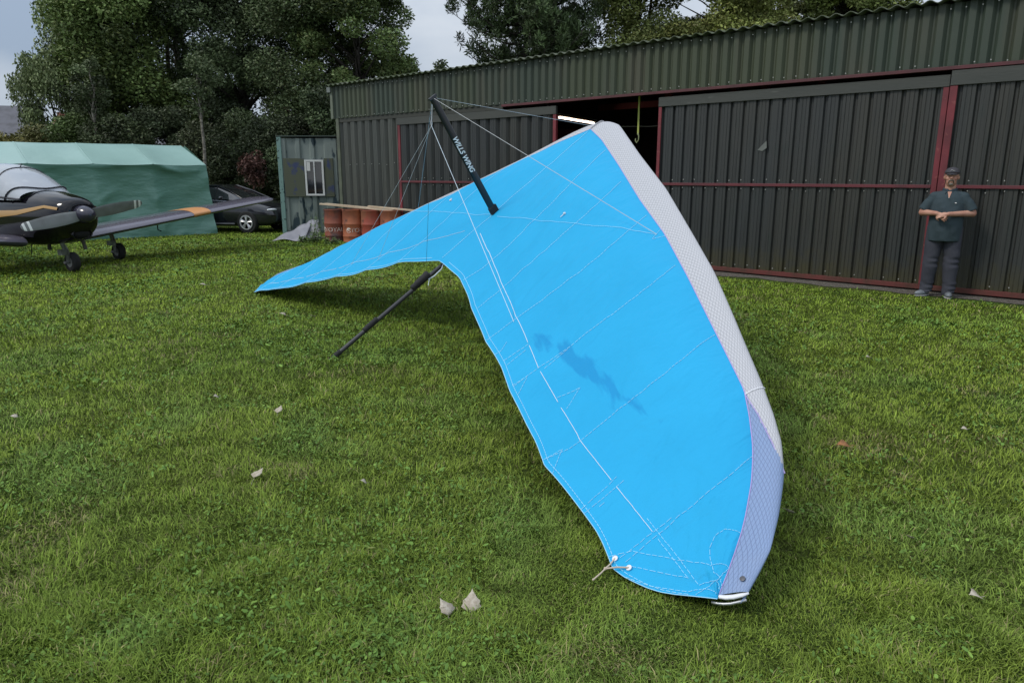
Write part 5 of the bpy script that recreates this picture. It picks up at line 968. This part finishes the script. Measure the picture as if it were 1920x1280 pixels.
# ================================================================== PERSON
def person(x, y, rz):
    t = thing('person', 'man in dark teal polo shirt and grey cap standing by the hangar doors', 'person', (x, y, 0), rz)
    M_skin = mat('skin', (.52, .28, .20), .55, var=(.45, .21, .15), vscale=9); M_polo = mat('dark_teal_polo', (.034, .056, .068), .85, var=(.028, .047, .057), vscale=8, bump=.35, bscale=14, bdist=.012); M_tr = mat('charcoal_cloth', (.052, .054, .072), .85, var=(.040, .042, .058), vscale=5, bump=.5, bscale=11, bdist=.02)
    M_cap = mat('cap_grey', (.050, .048, .058), .8); M_shoe = mat('grey_shoe', (.20, .22, .24), .6, var=(.1, .11, .12), vscale=14); M_hair = mat('greying_beard', (.22, .19, .16), .9, var=(.10, .085, .07), vscale=40)
    # x = viewer's right, -y = towards the viewer
    SL, SR = Vector((-.180, .0, 1.345)), Vector((.180, .0, 1.345)); EL, ER = Vector((-.285, -.01, 1.135)), Vector((.29, -.01, 1.135)); WL_, WR_ = Vector((-.115, -.235, 1.135)), Vector((.015, -.26, 1.128))
    hipL, hipR = Vector((-.095, .0, .90)), Vector((.095, .0, .90)); kL, kR = Vector((-.12, -.01, .49)), Vector((.12, -.015, .49)); aL, aR = Vector((-.13, .02, .10)), Vector((.135, .0, .10))
    H = Vector((.0, -.02, 1.60))
    b = MB()
    b.ell(H + Vector((0, 0, .02)), (.078, .096, .108)); b.ell(H + Vector((0, -.030, -.055)), (.062, .066, .062)); b.ell(H + Vector((0, -.022, -.09)), (.05, .055, .035)); b.ell(H + Vector((0, -.075, .035)), (.05, .02, .014))
    b.tube([H + Vector((0, -.088, .035)), H + Vector((0, -.104, .005)), H + Vector((0, -.116, -.018))], [.010, .013, .017], 10); b.ell(H + Vector((0, -.102, -.022)), (.022, .015, .012))
    for s in (-1, 1): b.ell(H + Vector((s * .082, .005, .0)), (.012, .02, .032)); b.ell(H + Vector((s * .038, -.062, -.02)), (.026, .024, .024))
    b.ell(H + Vector((0, -.088, -.052)), (.024, .012, .006)); b.ell(H + Vector((0, -.086, -.063)), (.02, .012, .007))
    b.capsule((0, .012, 1.38), (0, -.002, 1.535), .072, .062); b.ell((0, .0, 1.28), (.145, .10, .12)); b.ell((0, -.02, 1.08), (.165, .13, .2)); b.ell((0, 0, .92), (.16, .12, .13))
    for S_, E_, W_ in ((SL, EL, WL_), (SR, ER, WR_)): b.capsule(S_.lerp(E_, .12) * 1.0, E_, .050, .048); b.capsule((S_.x * .4, 0, 1.33), S_.lerp(E_, .15), .045, .045); b.capsule(E_, W_, .046, .029)
    for h, k, a in ((hipL, kL, aL), (hipR, kR, aR)): b.capsule(h, k, .078, .052); b.capsule(k, a, .05, .038); b.ell(a + Vector((0, -.01, -.045)), (.03, .04, .03))
    # hands: palm + five fingers each, right one of the viewer closed over the left
    def hand(W_, d, up, s, curl, spread):
        d = d.normalized(); n = up.normalized(); sd_ = d.cross(n).normalized() * s; pc = W_ + d * .045
        Mx = Matrix((sd_, d, n)).transposed(); b.ell(pc, (.040, .050, .018), M=Mx, n=14); b.capsule(W_, W_ + d * .05, .026, .022)
        for i, L in enumerate((.066, .075, .070, .056)):
            o = pc + d * .036 + sd_ * (.028 - .019 * i); c = curl[i]; P = [o]; dd = d.copy()
            for j, sg in enumerate((.45, .32, .23)):
                dd = (dd * math.cos(c * (j * .6 + .4)) - n * math.sin(c * (j * .6 + .4)) - sd_ * spread * (i - 1.5)).normalized(); P.append(P[-1] + dd * L * sg * 1.05)
            b.tube(P, [.0095, .009, .0082, .0066], 8)
        o = pc - d * .018 + sd_ * .034; P = [o, o + (d * .6 + sd_ * .7 - n * .2).normalized() * .035, o + (d * .6 + sd_ * .7 - n * .2).normalized() * .035 + (d * .95 + sd_ * .1 - n * .2).normalized() * .030]; b.tube(P, [.0125, .011, .008], 8)
    hand(WL_, Vector((.80, -.18, -.50)), Vector((-.25, -.9, .1)), 1, (.25, .35, .45, .5), .05)
    hand(WR_, Vector((-.95, -.02, -.18)), Vector((-.05, -.80, .50)), -1, (.55, .6, .65, .7), .05)
    body = remeshed('body', b, M_skin, .0065, t, 1)
    # polo
    b = MB(); rings = []
    for z, rx, ryf, ryb, cx in ((.765, .205, .175, .135, 0), (.80, .205, .182, .138, 0), (.90, .205, .195, .138, 0), (1.00, .203, .196, .134, 0), (1.10, .200, .180, .128, 0), (1.20, .200, .160, .126, 0), (1.28, .196, .142, .118, 0), (1.34, .178, .125, .108, 0), (1.385, .140, .10, .10, 0), (1.42, .095, .078, .085, 0), (1.435, .078, .070, .078, 0)):
        rings.append([Vector((cx + rx * math.cos(a), (ryb if math.sin(a) > 0 else ryf) * math.sin(a) - .0 + .006 * math.sin(a * 7 + z * 20), z)) for a in [2 * math.pi * k / 40 for k in range(40)]])
    b.loft(rings)
    for S_, E_, s in ((SL, EL, -1), (SR, ER, 1)): m_ = S_.lerp(E_, .86); b.capsule(S_ + Vector((s * -.02, 0, -.005)), S_.lerp(E_, .5), .068, .072); b.capsule((s * .06, .005, 1.375), S_ + Vector((s * -.01, 0, -.0)), .055, .066); b.tube([S_.lerp(E_, .3), m_], [.071, .077], 18)
    remeshed('polo_shirt', b, M_polo, .008, t, 3)
    b = MB(); cr_ = [Vector((.080 * math.sin(a), .005 - .078 * math.cos(a), 1.432 + .012 * (1 - math.cos(a)) - (.022 if abs(a) < .4 else 0))) for a in np.linspace(.25, 2 * math.pi - .25, 22)]
    b.tube(cr_, .013, 8, sq=(.6, 1.4)); b.tube([cr_[0], cr_[0] + Vector((.030, -.022, -.045))], [.013, .004], 6); b.tube([cr_[-1], cr_[-1] + Vector((-.030, -.022, -.045))], [.013, .004], 6); b.build('collar', mat('collar_dark', (.028, .050, .070), .85), t, smooth='all')
    b = MB(); b.add([(-.024, -.108, 1.415), (.024, -.108, 1.415), (.004, -.148, 1.335), (-.004, -.148, 1.335)], [(0, 1, 2, 3)]); b.v = [(v[0], v[1] + .012, v[2]) for v in b.v]; b.build('open_neck', M_skin, t)
    b = MB(); b.ell((.0, -.150, 1.335), (.005, .003, .005), n=8); b.ell((.085, -.146, 1.27), (.012, .003, .007), n=10); build_each(b, 'chest_emblem', mat('white_thread', (.75, .75, .75), .7), t, smooth='all')
    # trousers
    b = MB()
    for h, k, a in ((hipL, kL, aL), (hipR, kR, aR)): q_ = [(0, h + Vector((0, 0, .06)), .115), (0, h.lerp(k, .3), .112), (0, h.lerp(k, .6), .104)] + [(0, k + Vector((.006 * (-1) ** i, 0, .07 - .035 * i)), .092 + .0035 * (-1) ** i) for i in range(5)] + [(0, k.lerp(a, .5), .084), (0, k.lerp(a, .68), .080)] + [(0, a + Vector((.006 * (-1) ** i, .0, .10 - .036 * i)), .080 + .004 * (-1) ** i) for i in range(5)]; b.tube([p[1] for p in q_], [p[2] for p in q_], 22, upv=(0, 1, 0))
    b.ell((0, 0, .90), (.192, .14, .12)); remeshed('trousers', b, M_tr, .008, t, 2)
    for a, rot in ((aL, R(-38)), (aR, R(6))):
        b = MB(); Mx = Matrix.Rotation(rot, 3, 'Z'); b.ell(Vector((a.x, a.y, .045)) + Mx @ Vector((0, -.07, 0)), (.046, .125, .042), M=Mx); b.ell(Vector((a.x, a.y, .06)) + Mx @ Vector((0, .0, 0)), (.042, .06, .05), M=Mx); b.v = [(v[0], v[1], max(v[2], .012)) for v in b.v]; so = b.build('shoe', M_shoe, t, smooth='all')
        b = MB(); b.ell(Vector((a.x, a.y, .012)) + Mx @ Vector((0, -.065, 0)), (.049, .130, .013), M=Mx); b.build('sole', mat('sole_white', (.45, .45, .45), .7), so, smooth='all')
    # cap
    b = MB(); rg = []
    for i in range(9): q = math.pi / 2 * i / 8; rg.append([H + Vector((.090 * math.cos(q) * math.cos(a), .108 * math.cos(q) * math.sin(a) + .004, .052 + .078 * math.sin(q))) if i < 8 else H + Vector((.001 * math.cos(a), .001 * math.sin(a), .13)) for a in [2 * math.pi * k / 24 for k in range(24)]])
    b.loft(rg); cap = b.build('cap', M_cap, t, smooth='all')
    b = MB(); rg = []
    for i in range(7): u = i / 6; rg.append([H + Vector((.082 * math.sin(v) * (1 - .10 * u), -.072 * math.cos(v) - .078 * u * math.cos(v) ** .8, .056 - .018 * u * math.cos(v) - .012 * abs(math.sin(v)))) for v in np.linspace(-1.35, 1.35, 15)])
    b.loft(rg, closed=False, caps=False); pk = b.build('cap_peak', M_cap, cap, smooth='all'); md = pk.modifiers.new('t', 'SOLIDIFY'); md.thickness = .005
    b = MB(); b.tube([H + Vector((-.022, -.107, .082)), H + Vector((-.006, -.106, .098)), H + Vector((.004, -.108, .085)), H + Vector((.026, -.105, .083))], .003, 5); b.build('cap_badge', mat('badge_grey', (.5, .5, .5), .6), cap)
    b = MB()
    b.ell(H + Vector((0, -.080, -.088)), (.028, .020, .020)); b.tube([H + Vector((-.030, -.084, -.072)), H + Vector((-.026, -.097, -.043)), H + Vector((0, -.106, -.037)), H + Vector((.026, -.097, -.043)), H + Vector((.030, -.084, -.072))], .007, 6); b.build('beard', M_hair, t, smooth='all')
    b = MB()
    for s in (-1, 1): b.tube([H + Vector((s * .050, -.078, .030)), H + Vector((s * .032, -.091, .036)), H + Vector((s * .014, -.092, .031))], .004, 5); b.ell(H + Vector((s * .084, .012, .025)), (.006, .03, .028))
    build_each(b, 'eyebrow', M_hair, t, smooth='all')
    for s in (-1, 1): b = MB(); b.ell(H + Vector((s * .031, -.083, .012)), (.010, .006, .005), n=10); b.build('eye', mat('eye_dark', (.03, .02, .018), .3), t, smooth='all')
person(5.83, 9.72, R(-31))
